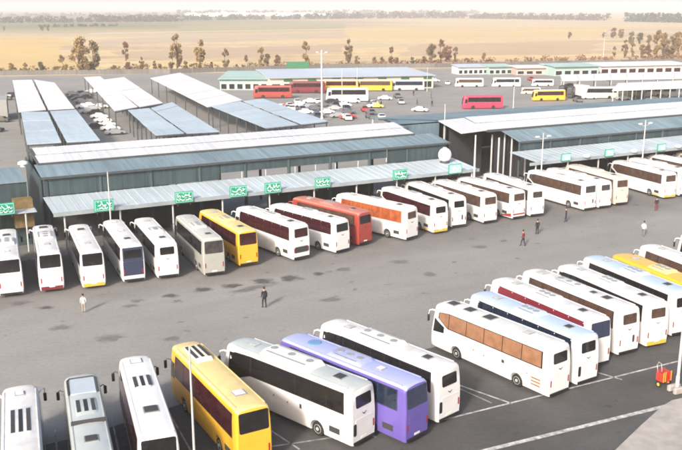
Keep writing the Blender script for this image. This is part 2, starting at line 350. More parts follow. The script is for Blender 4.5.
# ------------------------------------------------------------------ bus geometry
L = 12.0
PZ = [.32, .5, .85, 1.5, 2.1, 3.0, 3.55, 3.76, 3.87, 3.93, 3.965, 3.98]
PX = [1.08, 1.12, 1.15, 1.15, 1.145, 1.115, 1.07, 1.03, .94, .75, .4, 0.]
def ins(y): return interp([0, .05, .15, 11.2, 11.6, 11.85, 12], [.10, .035, 0, 0, .05, .14, .30], y)
def drop(y): return interp([0, .06, .2, 11, 11.5, 11.85, 12], [.12, .05, 0, 0, .03, .10, .24], y)
def shear(y, z):
    y2 = y - .42 * min(1, max(0, (y - 9.5) / 2.5)) * max(0, z - 1.3) / 2.6
    return y2 + .3 * min(1, max(0, (y - 9) / 3)) + .12 * (1 - min(1, y / 2)) * min(1, max(0, (z - 2.3) / 1.6))
def bpos(side, y, z, off=0.):
    i = 0
    x = interp(PZ, PX, z) - ins(y)
    return Vector((side * (max(x, 0) + off), shear(y, z), z - drop(y) * max(0, (z - 3) / .95)))
MC = {}
def body_mesh():
    if 'body' in MC: return MC['body']
    ys = [0, .05, .15, .6, 1.5, 2.2, 3.8, 5, 6.5, 8.3, 9.5, 10.3, 11.2, 11.6, 11.85, 12]
    m = len(PZ); ring = 2 * m - 1
    vs = []; fs = []; mi = []
    for y in ys:
        for k in range(m): vs.append(bpos(-1, y, PZ[k]))
        for k in range(m - 2, -1, -1): vs.append(bpos(1, y, PZ[k]))
    for j in range(len(ys) - 1):
        for k in range(ring):
            a = j * ring + k; b = j * ring + (k + 1) % ring
            if (k + 1) % ring == 0: z = 0
            fs.append((a, b, b + ring, a + ring))
            kk = k if k < m - 1 else 2 * m - 3 - k
            mi.append(1 if (k != ring - 1 and kk >= 7) else 0)
    for j in (0, len(ys) - 1):
        o = j * ring
        for k in range(m - 2): fs.append((o + k, o + k + 1, o + ring - 2 - k, o + ring - 1 - k)); mi.append(0)
        fs.append((o + m - 2, o + m - 1, o + m)); mi.append(0)
    me = mesh_from('bus_body', vs, fs, mi)
    # wheel wells cut out of the shell
    cut = MB()
    for y in (2.95, 9.15):
        for sx in (-1, 1):
            cut.lathe([(.60, sx * .72), (.60, sx * 1.6)], 'x', 20, (0, y, .52))
    o = bpy.data.objects.new('t', me); c = bpy.data.objects.new('c', cut.mesh('c')); COL.objects.link(o); COL.objects.link(c)
    md = o.modifiers.new('b', 'BOOLEAN'); md.operation = 'DIFFERENCE'; md.object = c; md.solver = 'EXACT'
    dg = bpy.context.evaluated_depsgraph_get(); me2 = bpy.data.meshes.new_from_object(o.evaluated_get(dg)); me2.name = 'bus_body'
    bpy.data.objects.remove(o); bpy.data.objects.remove(c)
    me2.shade_smooth(); me2.set_sharp_from_angle(angle=R(32))
    while len(me2.materials) < 2: me2.materials.append(None)
    MC['body'] = me2; return me2
def side_patch(side, y0, y1, zb0, zb1, zt0, zt1, off=.012, ny=3, nz=4):
    """plate that follows the bus side, with returned edges"""
    key = ('sp', side, y0, y1, zb0, zb1, zt0, zt1, off, ny, nz)
    if key in MC: return MC[key]
    vs = []; fs = []
    for j in range(ny + 1):
        u = j / ny; y = y0 + (y1 - y0) * u; zb = zb0 + (zb1 - zb0) * u; zt = zt0 + (zt1 - zt0) * u
        for k in range(nz + 1): vs.append(bpos(side, y, zb + (zt - zb) * k / nz, off))
    w = nz + 1
    for j in range(ny):
        for k in range(nz): a = j * w + k; fs.append((a, a + 1, a + w + 1, a + w))
    border = [k for k in range(w)] + [j * w + nz for j in range(1, ny + 1)] + [ny * w + k for k in range(nz - 1, -1, -1)] + [j * w for j in range(ny - 1, 0, -1)]
    b0 = len(vs)
    for i in border: v = vs[i]; vs.append(Vector((v.x - side * (off + .012), v.y, v.z)))
    nb_ = len(border)
    for i in range(nb_): fs.append((border[i], border[(i + 1) % nb_], b0 + (i + 1) % nb_, b0 + i))
    MC[key] = mesh_from('patch', vs, fs, None, True); return MC[key]
def end_plate(front, x0, x1, z0, z1, r=.06, off=.012):
    """rounded plate on the rear or front face"""
    key = ('ep', front, x0, x1, z0, z1, r, off)
    if key in MC: return MC[key]
    y = L if front else 0; sg = 1 if front else -1
    out = []
    for (cx, cz, a0) in ((x1 - r, z1 - r, 0), (x0 + r, z1 - r, 90), (x0 + r, z0 + r, 180), (x1 - r, z0 + r, 270)):
        for k in range(4): a = R(a0 + 30 * k); out.append((cx + r * math.cos(a), cz + r * math.sin(a)))
    f = [Vector((x, shear(y, z) + sg * off, z - drop(y) * max(0, (z - 3) / .95))) for x, z in out]
    b = [v - Vector((0, sg * (off + .01), 0)) for v in f]; n_ = len(out)
    MC[key] = mesh_from('plate', f + b, [tuple(range(n_))] + [(i, i + n_, (i + 1) % n_ + n_, (i + 1) % n_) for i in range(n_)]); return MC[key]
def cached(key, fn):
    if key not in MC: MC[key] = fn()
    return MC[key]
def tyre_mesh(): return MB().lathe([(.30, -.14), (.44, -.15), (.49, -.11), (.50, 0), (.49, .11), (.44, .15), (.30, .14)], 'x', 24).mesh('tyre', True)
def rim_mesh():
    mb = MB().lathe([(.31, .135), (.28, .155), (.24, .10), (.13, .10), (.12, .17), (.05, .18)], 'x', 20)
    return mb.mesh('rim', True)
def ac_mesh(y0, y1, w, h):
    mb = MB(); z = 3.93
    vs = []
    for (y, k) in ((y0, 0), (y0 + .35, 1), (y1 - .25, 1), (y1, 0)):
        for (x, q) in ((-w, 0), (-w * .86, .8), (-w * .5, 1), (w * .5, 1), (w * .86, .8), (w, 0)): vs.append((x, y, z + (h * q * k if k else -.02) + (0 if k else .02)))
    fs = [(j * 6 + i, j * 6 + i + 1, j * 6 + i + 7, j * 6 + i + 6) for j in range(3) for i in range(5)]
    fs += [(0, 6, 12, 18), (5, 23, 17, 11)]
    mb.add(vs, fs); return mb.mesh('ac', True)
def mirror_arm(side, kind):
    mb = MB()
    a = bpos(side, 11.45, 3.35); 
    if kind == 'ear': pts = [a, a + Vector((side * .22, .30, .12)), a + Vector((side * .34, .55, .02)), a + Vector((side * .36, .62, -.35))]; mb.tube(pts, [.07, .06, .055, .05], 6)
    else: a = bpos(side, 11.5, 2.9); pts = [a, a + Vector((side * .25, .15, .08)), a + Vector((side * .38, .2, -.05))]; mb.tube(pts, .035, 6)
    return mb.mesh('arm', True), pts[-1]
def mirror_head(p, side):
    return MB().box(p.x - .10, p.x + .10, p.y - .06, p.y + .06, p.z - .55, p.z + .02, bev=.03).mesh('head')

def build_bus(b, label, group, paint=WHITE, roof=None, glassm=G_BLK, frame=FRAME, style='std', panes=6, rear='std', stripe=None, ac=(4.6, 7.2, .78, .24), acm=None,
              hatches=((2.0, .7), (9.6, .7)), acgrille=False, mirror='ear', zb=2.3, zt=3.5, rearglass=None, extra=(), lowdetail=False, well=None, cat='bus', scale=1.):
    x, y, a = b
    t = thing('coach_bus', label, cat, (x, y, .02), a, group)
    t.scale = (scale, scale, scale * (1 + .025 * math.sin(x * 7.3 + y)))
    roof = roof or (WROOF if paint is WHITE else paint)
    link('body', body_mesh(), [paint, roof], t)
    rearglass = rearglass or G_BLK
    # windows: rubber band and single panes, both sides
    for side in (-1, 1):
        y0, y1 = .75, 11.0
        if style == 'swoop':     # band deepens towards the driver
            link('window_band', side_patch(side, y0 - .1, 9.2, zb - .08, zb - .08, zt + .06, zt + .06, .006), frame, t)
            link('window_band', side_patch(side, 9.2, 11.35, zb - .08, zb - .95, zt + .06, zt - .05, .006), frame, t)
        elif style == 'swish':   # modern coach: rising curve behind the driver window
            link('window_band', side_patch(side, y0 - .1, 10.1, zb - .08, zb - .08, zt + .06, zt + .06, .006), frame, t)
            link('window_band', side_patch(side, 10.1, 11.2, zb - .08, zb + .55, zt + .06, zt - .1, .006), frame, t)
        else:
            link('window_band', side_patch(side, y0 - .08, 10.7, zb - .07, zb - .07, zt + .05, zt + .05, .006), frame, t)
        n_ = panes if not lowdetail else 3
        e_ = 10.0 if style == 'swish' else (9.1 if style == 'swoop' else 10.6)
        step = (e_ - y0) / n_
        for k in range(n_):
            link('window_pane', side_patch(side, y0 + k * step + .03, y0 + (k + 1) * step - .04, zb, zb, zt, zt, .014, 1, 3), glassm, t)
        if style == 'swish':
            link('window_pane', side_patch(side, e_ + .03, 11.1, zb, zb + .55, zt, zt - .12, .014, 2, 3), glassm, t)
            link('driver_window', side_patch(side, 10.45, 11.6, 1.75, 1.6, 2.25, 2.75, .012, 3, 2), G_BLK, t)
        elif style == 'swoop':
            link('driver_window', side_patch(side, e_ + .14, 11.3, zb - .02, zb - .85, zt, zt - .1, .014, 3, 3), G_BLK, t)
        else:
            link('driver_window', side_patch(side, 10.78, 11.55, 1.75, 1.75, 2.9, 2.9, .012, 2, 2), G_BLK, t)
        if not lowdetail:
            for (d0, d1) in ((3.75, 5.0), (5.03, 6.25), (6.28, 7.5), (7.53, 8.45)):
                link('luggage_door', side_patch(side, d0, d1, .52, .52, 1.28, 1.28, .009, 1, 2), paint, t)
            link('side_vent', side_patch(side, 1.0, 1.9, .75, .75, 1.15, 1.15, .01, 1, 1), DGR if well is None else well, t)
        if stripe: link('skirt_stripe', side_patch(side, .1, 2.3, .34, .34, .62, .62, .008, 2, 1), stripe, t)
    if not lowdetail: link('passenger_door', side_patch(1, 10.35, 11.3, .5, .5, 1.6, 1.6, .012, 2, 2), BLK, t)
    # wheels
    ty = cached('tyre', tyre_mesh); ri = cached('rim', rim_mesh)
    for yy in (2.95, 9.15):
        for sx in (-1, 1):
            w = link('wheel', ty, RUB, t, (sx * .96, yy, .50), math.pi if sx < 0 else 0)
            if not lowdetail: link('rim', ri, RIM, w)
    if not lowdetail:
        for yy in (2.95, 9.15):
            link('wheel_well', cached(('well', yy), lambda: MB().lathe([(.59, -.71), (.59, .71)], 'x', 16, (0, yy, .53)).mesh('well')), BLK, t)
    # rear
    if rear == 'black':
        link('rear_panel', end_plate(False, -1.0, 1.0, .85, 2.29, .05, .008), NAVY, t); link('rear_panel', end_plate(False, -1.0, 1.0, 2.3, 3.8, .08, .010), NAVY, t)
        link('rear_window', end_plate(False, -.86, .86, 2.6, 3.5, .1, .014), rearglass, t)
    elif rear == 'full':
        link('rear_window', end_plate(False, -.95, .95, 2.45, 3.78, .12), rearglass, t)
    elif rear == 'small':
        link('rear_window', end_plate(False, -.72, .72, 2.65, 3.5, .12), rearglass, t)
    else:
        link('rear_window', end_plate(False, -.86, .86, 2.62, 3.62, .1), rearglass, t)
    if rear == 'dark_low': link('engine_grille', end_plate(False, -.85, .85, .95, 1.6, .06, .014), DGR, t)
    elif rear != 'black': link('engine_cover', end_plate(False, -.78, .78, .78, 1.95, .06, .016), paint, t)
    for sx in (-1, 1):
        link('tail_light', end_plate(False, *sorted((sx * .87, sx * .975)), 1.0, 1.5, .04, .02), TAIL, t)
    if not lowdetail:
        link('number_plate', end_plate(False, -.26, .26, .56, .70, .02, .02), PLATE, t)
        link('rear_bumper', end_plate(False, -1.0, 1.0, .34, .5, .05, .05), stripe or BLK, t)
        if rear in ('std', 'small', 'dark_low'):
            ch = MB()
            for sx in (-1, 1): ch.add([(0, -.025, 2.12), (sx * .2, -.025, 2.26), (sx * .2, -.025, 2.31), (0, -.025, 2.2)], [(0, 1, 2, 3)]); 
            link('emblem', cached('chev', lambda: ch.mesh('chev')), DGR, t)
    if stripe: link('skirt_stripe', end_plate(False, -1.0, 1.0, .5, .66, .02, .012), stripe, t)
    # front
    link('windscreen', end_plate(True, -.84, .84, 1.35, 3.3, .1), G_BLK, t)
    if not lowdetail:
        for sx in (-1, 1): link('headlight', end_plate(True, *sorted((sx * .5, sx * .8)), .75, .98, .05, .02), HEAD, t)
        for sx in (-1, 1):
            am, p = cached(('arm', sx, mirror), lambda: mirror_arm(sx, mirror))
            ar = link('mirror', am, paint if mirror == 'ear' else BLK, t); link('mirror_glass', cached(('mh', sx, mirror), lambda: mirror_head(p, sx)), BLK, ar)
    # roof
    if ac:
        link('air_conditioner', cached(('ac',) + tuple(ac), lambda: ac_mesh(*ac)), acm or roof, t)
        if acgrille:
            y0, y1, w, h = ac
            for xx in (-.42, 0, .42):
                link('vent_grille', cached(('vg', xx, y0, y1, h), lambda: MB().box(xx - .11, xx + .11, y0 + .5, y1 - .4, 3.93 + h - .05, 3.93 + h + .02).mesh('vg')), DGR if xx else BLK, t)
    if ac and not acgrille and not lowdetail:
        y0, y1, w, h = ac
        for k in range(3):
            yy = y0 + .75 + k * (y1 - y0 - 1.4) / 2
            link('fan_cover', cached(('fan', round(yy, 2), h), lambda: MB().lathe([(.27, 3.93 + h - .03), (.27, 3.93 + h + .025), (.2, 3.93 + h + .03)], 'z', 14, (0, yy, 0)).mesh('fan')), ALU, t)
        for sx in (-1, 1): link('vent_grille', cached(('lv', sx, y0, y1, w, h), lambda: MB().box(*sorted((sx * w * .60, sx * w * .82)), y0 + .55, y1 - .5, 3.93 + h * .6, 3.93 + h * .93).mesh('lv')), ALU, t)
    if not lowdetail:
        for sx in (-1, 1): link('roof_rib', cached(('rib', sx), lambda: MB().box(sx * .9 - .03, sx * .9 + .03, .5, 10.9, 3.86, 3.93).mesh('rib')), roof, t)
    for (hy, hs) in hatches:
        hh = hs / 2
        fr_ = link('roof_hatch', cached(('h', hy, hs), lambda: MB().box(-hh, hh, hy - hh, hy + hh, 3.9, 4.01, bev=.02).mesh('h')), ALU, t)
        link('hatch_lid', cached(('hl', hy, hs), lambda: MB().box(-hh + .07, hh - .07, hy - hh + .07, hy + hh - .07, 4.0, 4.06, bev=.03).mesh('hl')), [HLID, WROOF, DGR][int(hy * 10) % 3], fr_)
    for fn in extra: fn(t)
    return t

FARG = 'buses parked side by side in the far row under the canopy'; NEARG = 'buses parked side by side in the near row'
def swoosh(t):
    link('red_swoosh', end_plate(False, -.98, .98, .72, .92, .03, .024), RED, t)
    link('red_swoosh', side_patch(-1, .15, 2.2, .5, .36, 1.0, .5, .012, 3, 1), RED, t)
def b8side(t):
    for z in (.75, 1.0, 1.25): link('side_grille', side_patch(-1, .75, 1.6, z, z, z + .12, z + .12, .014, 1, 1), AMBR, t)
    for (yy, z, r_) in ((4.3, 1.55, .13), (6.2, 1.35, .05), (7.3, 1.45, .05), (2.0, 1.45, .05)):
        link('filler_cap', side_patch(-1, yy - r_, yy + r_, z - r_, z - r_, z + r_, z + r_, .013, 1, 1), DGR, t)
AMBR = mat('brown_grille', (.30, .13, .05), .5)
def b5side(t):
    for (yy, z, r_) in ((4.4, 1.6, .15), (5.6, 1.5, .06), (6.9, 1.6, .06)):
        link('filler_cap', side_patch(-1, yy - r_ * .6, yy + r_ * .6, z - r_, z - r_, z + r_, z + r_, .013, 1, 1), DGR, t)
def rear_mark(t): link('rear_badge', end_plate(False, .35, .58, 1.1, 1.7, .1, .024), DGR, t)
def rear_mark_l(t): link('rear_badge', end_plate(False, -.98, -.72, .9, 1.7, .1, .026), BLK, t)
def b3side(t):
    for sx in (-1, 1): link('side_stripe', side_patch(sx, .3, 11.2, .95, .95, 2.2, 2.2, .008, 8, 3), MARO, t)
def b2roof(t):
    link('roof_rack_well', cached('b2w', lambda: MB().box(-.78, .78, 8.6, 10.9, 3.9, 4.0, bev=.04).mesh('w')), BLUG, t)
    link('roof_rail', cached('b2r', lambda: MB().tube([(-.86, 8.6, 4.0), (-.86, 10.6, 4.03), (-.7, 10.98, 3.98), (.7, 10.98, 3.98), (.86, 10.6, 4.03), (.86, 8.6, 4.0)], .06, 6).mesh('r')), DGR, t)
    link('roof_spoiler', cached('b2s', lambda: MB().box(-.95, .95, 4.55, 4.72, 3.85, 4.14, bev=.03).mesh('s')), DGR, t)
BLUG = mat('blue_grey_roof', (.42, .48, .53), .5, noise=.1, nscale=2)
def oval(t): link('roof_hatch', cached('oval', lambda: MB().lathe([(.5, 3.9), (.5, 4.0), (.4, 4.04)], 'z', 18, (0, 9.3, 0)).mesh('o')), OVB, t)
OVB = mat('blue_roof_disc', (.12, .25, .42), .4)

BUS = [
 # far row, from the left
 ((-31.14, 76.6, .38), 'white bus cut off by the left edge at the end of the far row', dict(hatches=((2.2, .5), (8.6, .8)), mirror='std', rear='full')),
 ((-27.75, 78.03, .38), 'white bus with a maroon strip along the bottom of its tail', dict(stripe=MARO, rear='full', hatches=((3, .6), (10.1, .9)), ac=(5.2, 8.4, .85, .16))),
 ((-24.02, 79.09, .40), 'white bus with a yellow strip along the bottom of its tail', dict(stripe=YSTR, rear='full', hatches=((3, .6), (8.9, .8)), ac=None)),
 ((-20.55, 80.92, .42), 'white bus whose whole tail is dark navy', dict(rear='black', hatches=((2.6, .7), (6.1, .7), (10, .6)), ac=None)),
 ((-17.41, 82.22, .42), 'plain white bus between the navy tailed bus and the grey bus', dict(rear='small', paint=WHITE2, ac=(4.2, 6.4, .8, .2))),
 ((-12.84, 83.0, .43), 'grey bus parked left of the yellow bus in the far row', dict(paint=GREYP, roof=mat('grey_bus_roof', (.5, .49, .46), .5, noise=.1), rear='full', rearglass=G_GRY, mirror='std')),
 ((-9.73, 86.39, .52), 'yellow bus in the far row with maroon side windows', dict(paint=YEL, roof=YELR, glassm=G_MAR, rear='full', rearglass=G_MAR, mirror='std')),
 ((-4.26, 88.73, .67), 'white bus with maroon windows and dark tail grille right of the far yellow bus', dict(glassm=G_MAR, rear='dark_low', zt=3.6, rearglass=G_MAR)),
 ((.18, 91.58, .75), 'white bus with maroon side windows next to the red bus', dict(glassm=G_MAR, zt=3.6, zb=2.35, hatches=((2, .6),))),
 ((2.81, 94.74, .76), 'brick red bus half hidden between two white buses', dict(paint=RED, roof=REDR, glassm=G_BRN, acm=REDR)),
 ((8.34, 97.0, .78), 'white bus with bright orange curtains behind its windows', dict(glassm=G_ORA, frame=mat('orange_red_band', (.50, .10, .05), .4), rearglass=G_BRN, roof=mat('pinkish_roof', (.74, .66, .64), .5, noise=.1), rear='small', zb=2.2)),
 ((12.05, 100.03, .53), 'white bus with dark maroon side windows and a yellow trim under the tail', dict(glassm=G_MAR, stripe=YSTR, style='swish', rear='small')),
 ((14.61, 102.63, .45), 'white bus with black windows squeezed right of the maroon windowed bus', dict(rear='small', extra=(rear_mark,))),
 ((18.87, 104.94, .5), 'white bus with brown side windows and a wide rear window, mid far row', dict(glassm=G_BRN, rearglass=G_BRN, style='swish')),
 ((22.95, 107.18, .54), 'white bus with a red swoosh low on its rear corner', dict(glassm=G_BRN, rearglass=G_BRN, extra=(swoosh,))),
 ((25.6, 108.5, .40), 'white bus directly right of the one with the red swoosh', dict(glassm=G_BRN, rear='small', rearglass=G_GRY)),
 ((33.51, 112.05, .49), 'white bus with a full row of brown grey windows, left one of a tight trio', dict(glassm=G_BRN, style='swish', rearglass=G_GRY, panes=7, extra=(rear_mark,))),
 ((35.92, 113.31, .43), 'white bus in the middle of the tight trio in the far row', dict(glassm=G_GRY, rear='small', rearglass=G_GRY)),
 ((38.75, 115.13, .38), 'beige bus at the right of the tight trio in the far row', dict(paint=CREAM, glassm=G_BRN, rearglass=G_BRN)),
 ((47.05, 119.48, .38), 'white bus with chestnut brown side windows standing apart near the right edge', dict(glassm=G_BRN, rearglass=G_BRN, stripe=YSTR, style='swish', panes=7)),
 ((49.82, 120.92, .37), 'white bus just behind the chestnut windowed one at the right edge', dict(glassm=G_GRY)),
 ((54.6, 124.2, .42), 'white bus with a narrow brown window strip, mostly hidden at the right edge', dict(glassm=G_BRN, zb=2.6)),
 ((60.6, 127.6, .45), 'last bus of the far row, only its beige roof front in view', dict(glassm=G_BRN, paint=CREAM)),
 # near row, from the left
 ((-15.85, 38.01, 0.36), 'white bus at the lower left corner with a three strip roof vent', dict(paint=WHITE, ac=(4.6, 8.4, .66, .08), acgrille=True, hatches=((10.3, .6),))),
 ((-12.66, 39.57, 0.35), 'grey bus with a railed roof well, second from the left in the near row', dict(paint=GREYP, roof=GREYL, acgrille=True, ac=(5.5, 8.0, .62, .1), hatches=((2.6, .8),), extra=(b2roof,), mirror='std')),
 ((-9.94, 42.21, 0.34), 'white roofed bus with maroon sides left of the near yellow bus', dict(paint=WHITE, roof=WHITE, glassm=G_MAR, hatches=((3.2, .9), (10.6, .8)), ac=(6.0, 8.4, .5, .09), acgrille=True, rear='full', extra=(b3side,), mirror='std')),
 ((-5.07, 45.52, 0.52), 'yellow bus in the near row behind the thin lamp pole', dict(paint=YEL, roof=YELR, glassm=G_MAR, acm=mat('dusty_pod', (.68, .6, .5), .6), ac=(7.6, 10.6, .6, .22), hatches=((2.2, .8),), acgrille=True, rear='full', rearglass=G_BLK, mirror='std', zb=2.05, zt=3.45)),
 ((1.43, 48.48, .84), 'pale grey bus with black side windows and a white roof pod', dict(paint=WHITE2, roof=GREYL, acm=WHITE, ac=(3.9, 8.6, .84, .34), style='swoop', zt=3.55, hatches=((2.0, .8), (9.9, .7)), rear='small', extra=(b5side, rear_mark_l))),
 ((4.78, 48.86, .79), 'violet bus with a lavender roof', dict(paint=PUR, roof=LAV, glassm=G_NAV, frame=NAVY, ac=(4.2, 7.4, .8, .2), hatches=((3.1, .6),), rear='full', rearglass=NAVY, zt=3.55, extra=(oval,))),
 ((7.13, 51.55, .74), 'white bus with a long black window band right of the violet bus', dict(ac=(4.4, 8.4, .82, .28), style='swoop', rear='small', zt=3.55, extra=(rear_mark_l,))),
 ((15.32, 55.27, .64), 'large white bus with tan curtains behind six side windows', dict(glassm=G_TAN, style='swish', panes=5, ac=None, hatches=((3.0, .7), (6.8, 1.0), (8.9, .9), (10.7, .9)), rear='small', extra=(b8side,), zt=3.45, well=WHITE)),
 ((17.83, 57.23, .57), 'white bus with a pale blue roof behind the tan curtained bus', dict(roof=BLUER, glassm=G_NAV, rear='small', extra=(rear_mark_l,), zt=3.6)),
 ((19.54, 60.13, .51), 'white bus with a maroon window band and a ribbed roof pod', dict(glassm=MARO, frame=MARO, zt=3.6, acgrille=False, rear='full', rearglass=NAVY)),
 ((22.54, 62.56, .49), 'white bus with brown black side windows and a black badge on its tail', dict(glassm=G_BRN, zt=3.55, rear='small', rearglass=G_BRN, extra=(rear_mark,), hatches=((2.6, .8), (4.1, .6), (10.2, .9)), ac=(5.2, 8.6, .7, .2))),
 ((25.38, 64.26, .41), 'white bus with black side windows and a yellow trim under the tail', dict(zt=3.55, rear='small', stripe=YSTR, rearglass=G_BRN, style='swoop')),
 ((28.24, 66.52, .40), 'white bus with a faint blue roof beside the yellow roofed bus', dict(roof=BLUER, zt=3.55, rear='small')),
 ((30.95, 67.6, .36), 'bus with a bright yellow roof near the right edge', dict(paint=YEL, roof=YEL, glassm=G_MAR, acm=YELR, zt=3.5)),
 ((34.45, 70.2, .36), 'white bus right of the yellow roofed bus', dict(glassm=G_BRN, zt=3.55)),
 ((40.9, 75.2, .42), 'white bus at the right edge, only its rounded front showing', dict(style='swoop')),
]
for i, (b, lab, kw) in enumerate(BUS):
    build_bus(b, lab, FARG if i < 23 else NEARG, **kw)
# painted bay lines between the near buses
for i in range(23, len(BUS) - 1):
    b0, b1 = BUS[i][0], BUS[i + 1][0]
    mx, my = (b0[0] + b1[0]) / 2, (b0[1] + b1[1]) / 2; a = (b0[2] + b1[2]) / 2; h = Vector((-math.sin(a), math.cos(a)))
    c = Vector((mx, my)); off = 1.2
    line('bay_line', c + h * off, c + h * 12.5, .12, PAINT2)
line('bay_line', at(455, 384), at(512, 404), .14, PAINT); line('bay_line', at(598, 373), at(622, 380), .14, PAINT)

# ------------------------------------------------------------------ station halls
ROOFW = mat('white_roof_sheet', (.60, .615, .64), .5, noise=.08, nscale=.1, obj_coord=False, rand=0.1)
ROOFB = mat('blue_grey_roof_sheet', (.23, .315, .355), .5, noise=.25, nscale=.1, obj_coord=False, rand=0.22)
ROOFD = mat('weathered_blue_roof_sheet', (.17, .25, .305), .5, noise=.25, nscale=.12, obj_coord=False, rand=0.22)
CANO = mat('canopy_sheet', (.50, .575, .62), .5, noise=.14, nscale=.15, obj_coord=False, rand=0.13)
TEAL = mat('dark_teal_cladding', (.055, .088, .098), .6, noise=.2, nscale=.5, obj_coord=False, rand=0.3)
DARKI = mat('dark_wall_and_shade_backdrop', (.035, .035, .04), .8, noise=.4, nscale=.6, obj_coord=False)
STEEL = mat('painted_steel', (.5, .5, .5), .5, noise=.2, nscale=3)
DSTEEL = mat('dark_steel', (.07, .08, .085), .5, noise=.3, nscale=2)
FASC = mat('canopy_fascia', (.30, .34, .36), .5, noise=.2, nscale=.5, obj_coord=False)
def roof_run(parent, s0, s1, t0, z0, t1, z1, m, step=3.2, th=.07, name='roof_panel', skew0=0., skew1=0.):
    n_ = max(1, round((s1 - s0) / step)); d = (s1 - s0) / n_
    for k in range(n_):
        a, b = s0 + k * d + .015, s0 + (k + 1) * d - .015; j = random.uniform(-.012, .012)
        mb = MB(); mb.slab([ST(a, t0, z0 + j), ST(b, t0, z0 + j), ST(b, t1, z1 + j), ST(a, t1, z1 + j)], th); mb.obj(name, m, parent)
    # standing seams as real ribs, joined
    mb = MB(); k = s0 + .55
    while k < s1:
        mb.slab([ST(k - .025, t0, z0 + .03), ST(k + .025, t0, z0 + .03), ST(k + .025, t1, z1 + .03), ST(k - .025, t1, z1 + .03)], .06); k += 1.1
    stuff(mb.obj('roof_seam', m, parent))
def wall_run(parent, s0, s1, t, z0, z1, m, step=3.2, name='wall_panel', th=.12):
    n_ = max(1, round((s1 - s0) / step)); d = (s1 - s0) / n_
    for k in range(n_):
        a, b = s0 + k * d + .012, s0 + (k + 1) * d - .012
        mb = MB(); mb.slab([ST(a, t, z1), ST(b, t, z1), ST(b, t + th, z1), ST(a, t + th, z1)], z1 - z0); mb.obj(name, m, parent)
def post(parent, s, t, z0, z1, r=.15, m=STEEL, name='column'):
    return MB().tube([ST(s, t, z0), ST(s, t, z1)], r, 8).obj(name, m, parent)
def hall(label, s0, s1, sroof1, eave, zs, zr, back=None):
    h = thing('station_hall', label, 'hall')
    roof_run(h, s0 + (1.5 if s0 > 50 else 0), s1, 0, 4.95, 6.35, 5.55, CANO, name='canopy_panel')
    mb = MB(); mb.slab([ST(s0, -.14, 5.02), ST(s1, -.14, 5.02), ST(s1, -.02, 5.02), ST(s0, -.02, 5.02)], .42); mb.obj('canopy_fascia', FASC, h)
    sb = s0 + (3.2 if s0 > 50 else 0)
    roof_run(h, sb, s1 - .5, 6.3, eave, 11.0, zs - .12, ROOFB)
    mb = MB(); mb.slab([ST(sb, 6.1, eave + .02), ST(s1 - .5, 6.1, eave + .02), ST(s1 - .5, 6.28, eave + .02), ST(sb, 6.28, eave + .02)], .25); mb.obj('gutter', DSTEEL, h)
    roof_run(h, s0 + .6, sroof1, 10.9, zs + .12, 13.8, (zs + zr) / 2 + .08, ROOFW)
    roof_run(h, s0 + .8, sroof1 + .3, 14.15, (zs + zr) / 2 + .14, 17.0, zr + .1, ROOFW)
    mb = MB(); mb.slab([ST(s0 + .4, 10.6, zs + .02), ST(sroof1, 10.6, zs + .02), ST(sroof1, 17.1, zr - .02), ST(s0 + .4, 17.1, zr - .02)], .3); mb.obj('ridge_curb', DSTEEL, h)
    return h
# left hall
h = hall('long station hall with white ridge strips and pale canopy left of the round tank', 0, 57, 53.2, 7.85, 8.7, 9.6)
wall_run(h, .1, 21.5, 6.5, 5.6, 7.7, TEAL); wall_run(h, 21.6, 46, 6.5, 6.4, 7.7, TEAL); wall_run(h, 46.1, 56, 6.5, 5.6, 7.7, TEAL)
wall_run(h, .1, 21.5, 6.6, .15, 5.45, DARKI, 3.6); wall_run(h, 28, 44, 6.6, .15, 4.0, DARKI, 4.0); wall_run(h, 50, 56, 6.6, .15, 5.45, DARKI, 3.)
wall_run(h, .2, 18, 16.6, .15, 8.9, TEAL, 6.); wall_run(h, 30, 53, 16.6, 6.4, 9.2, TEAL, 6.)
mb = MB(); mb.slab([ST(-.15, 6.4, 7.7), ST(0, 6.4, 7.7), ST(0, 17, 8.6), ST(-.15, 17, 8.6)], 7.4); mb.obj('end_wall', TEAL, h)
for k in range(10): post(h, 1.2 + k * 6.1, .35, .15, 4.6, .11)
for k in range(10): post(h, .6 + k * 6.1, 6.6, .15, 7.6, .22, TEAL)
for k in range(10): post(h, .6 + k * 6.1, 16.4, .15, 8.9, .2, DSTEEL)
for (sa, za) in ((24.5, 5.6), (27.8, 5.6), (32, 5.6), (35, 5.6), (38, 5.6), (41.5, 5.6)): post(h, sa, 6.6, 3.8, 7.0, .07, STEEL, 'mullion')
# right hall
h = hall('long station hall with two white ridge strips at the right, behind the double lamp posts', 66, 140, 140, 7.0, 8.35, 9.6)
wall_run(h, 69.3, 140, 6.5, 5.6, 6.9, TEAL); wall_run(h, 62.8, 69.2, 15.5, .15, 8.6, DARKI); wall_run(h, 69.3, 75, 12.5, .15, 8.2, DARKI); wall_run(h, 74, 140, 6.6, .15, 5.45, DARKI, 4)  # deep dark runs at the open end: added backdrop, interior shade as colour
roof_run(h, 62.5, 140, 17.2, 9.5, 40, 7.3, ROOFD, 5.5)
wall_run(h, 66, 140, 39.6, .2, 7.1, TEAL, 8)
for k in range(12): post(h, 67.5 + k * 6.1, .35, .15, 4.6, .11)
for k in range(12): post(h, 69.4 + k * 6.1, 6.45, .15, 6.8, .2, TEAL)
for k in range(12): post(h, 63 + k * 6.4, 17.1, .15, 9.2, .17, STEEL)
for k in range(5): post(h, 62.6, 19 + k * 5, .15, 7.2, .17, STEEL)
for (a, b_) in ((67.5, 9), (70, 9), (72.3, 8.4), (68.5, 12), (71, 12)): post(h, a, b_, .15, 7.4, .14, STEEL)
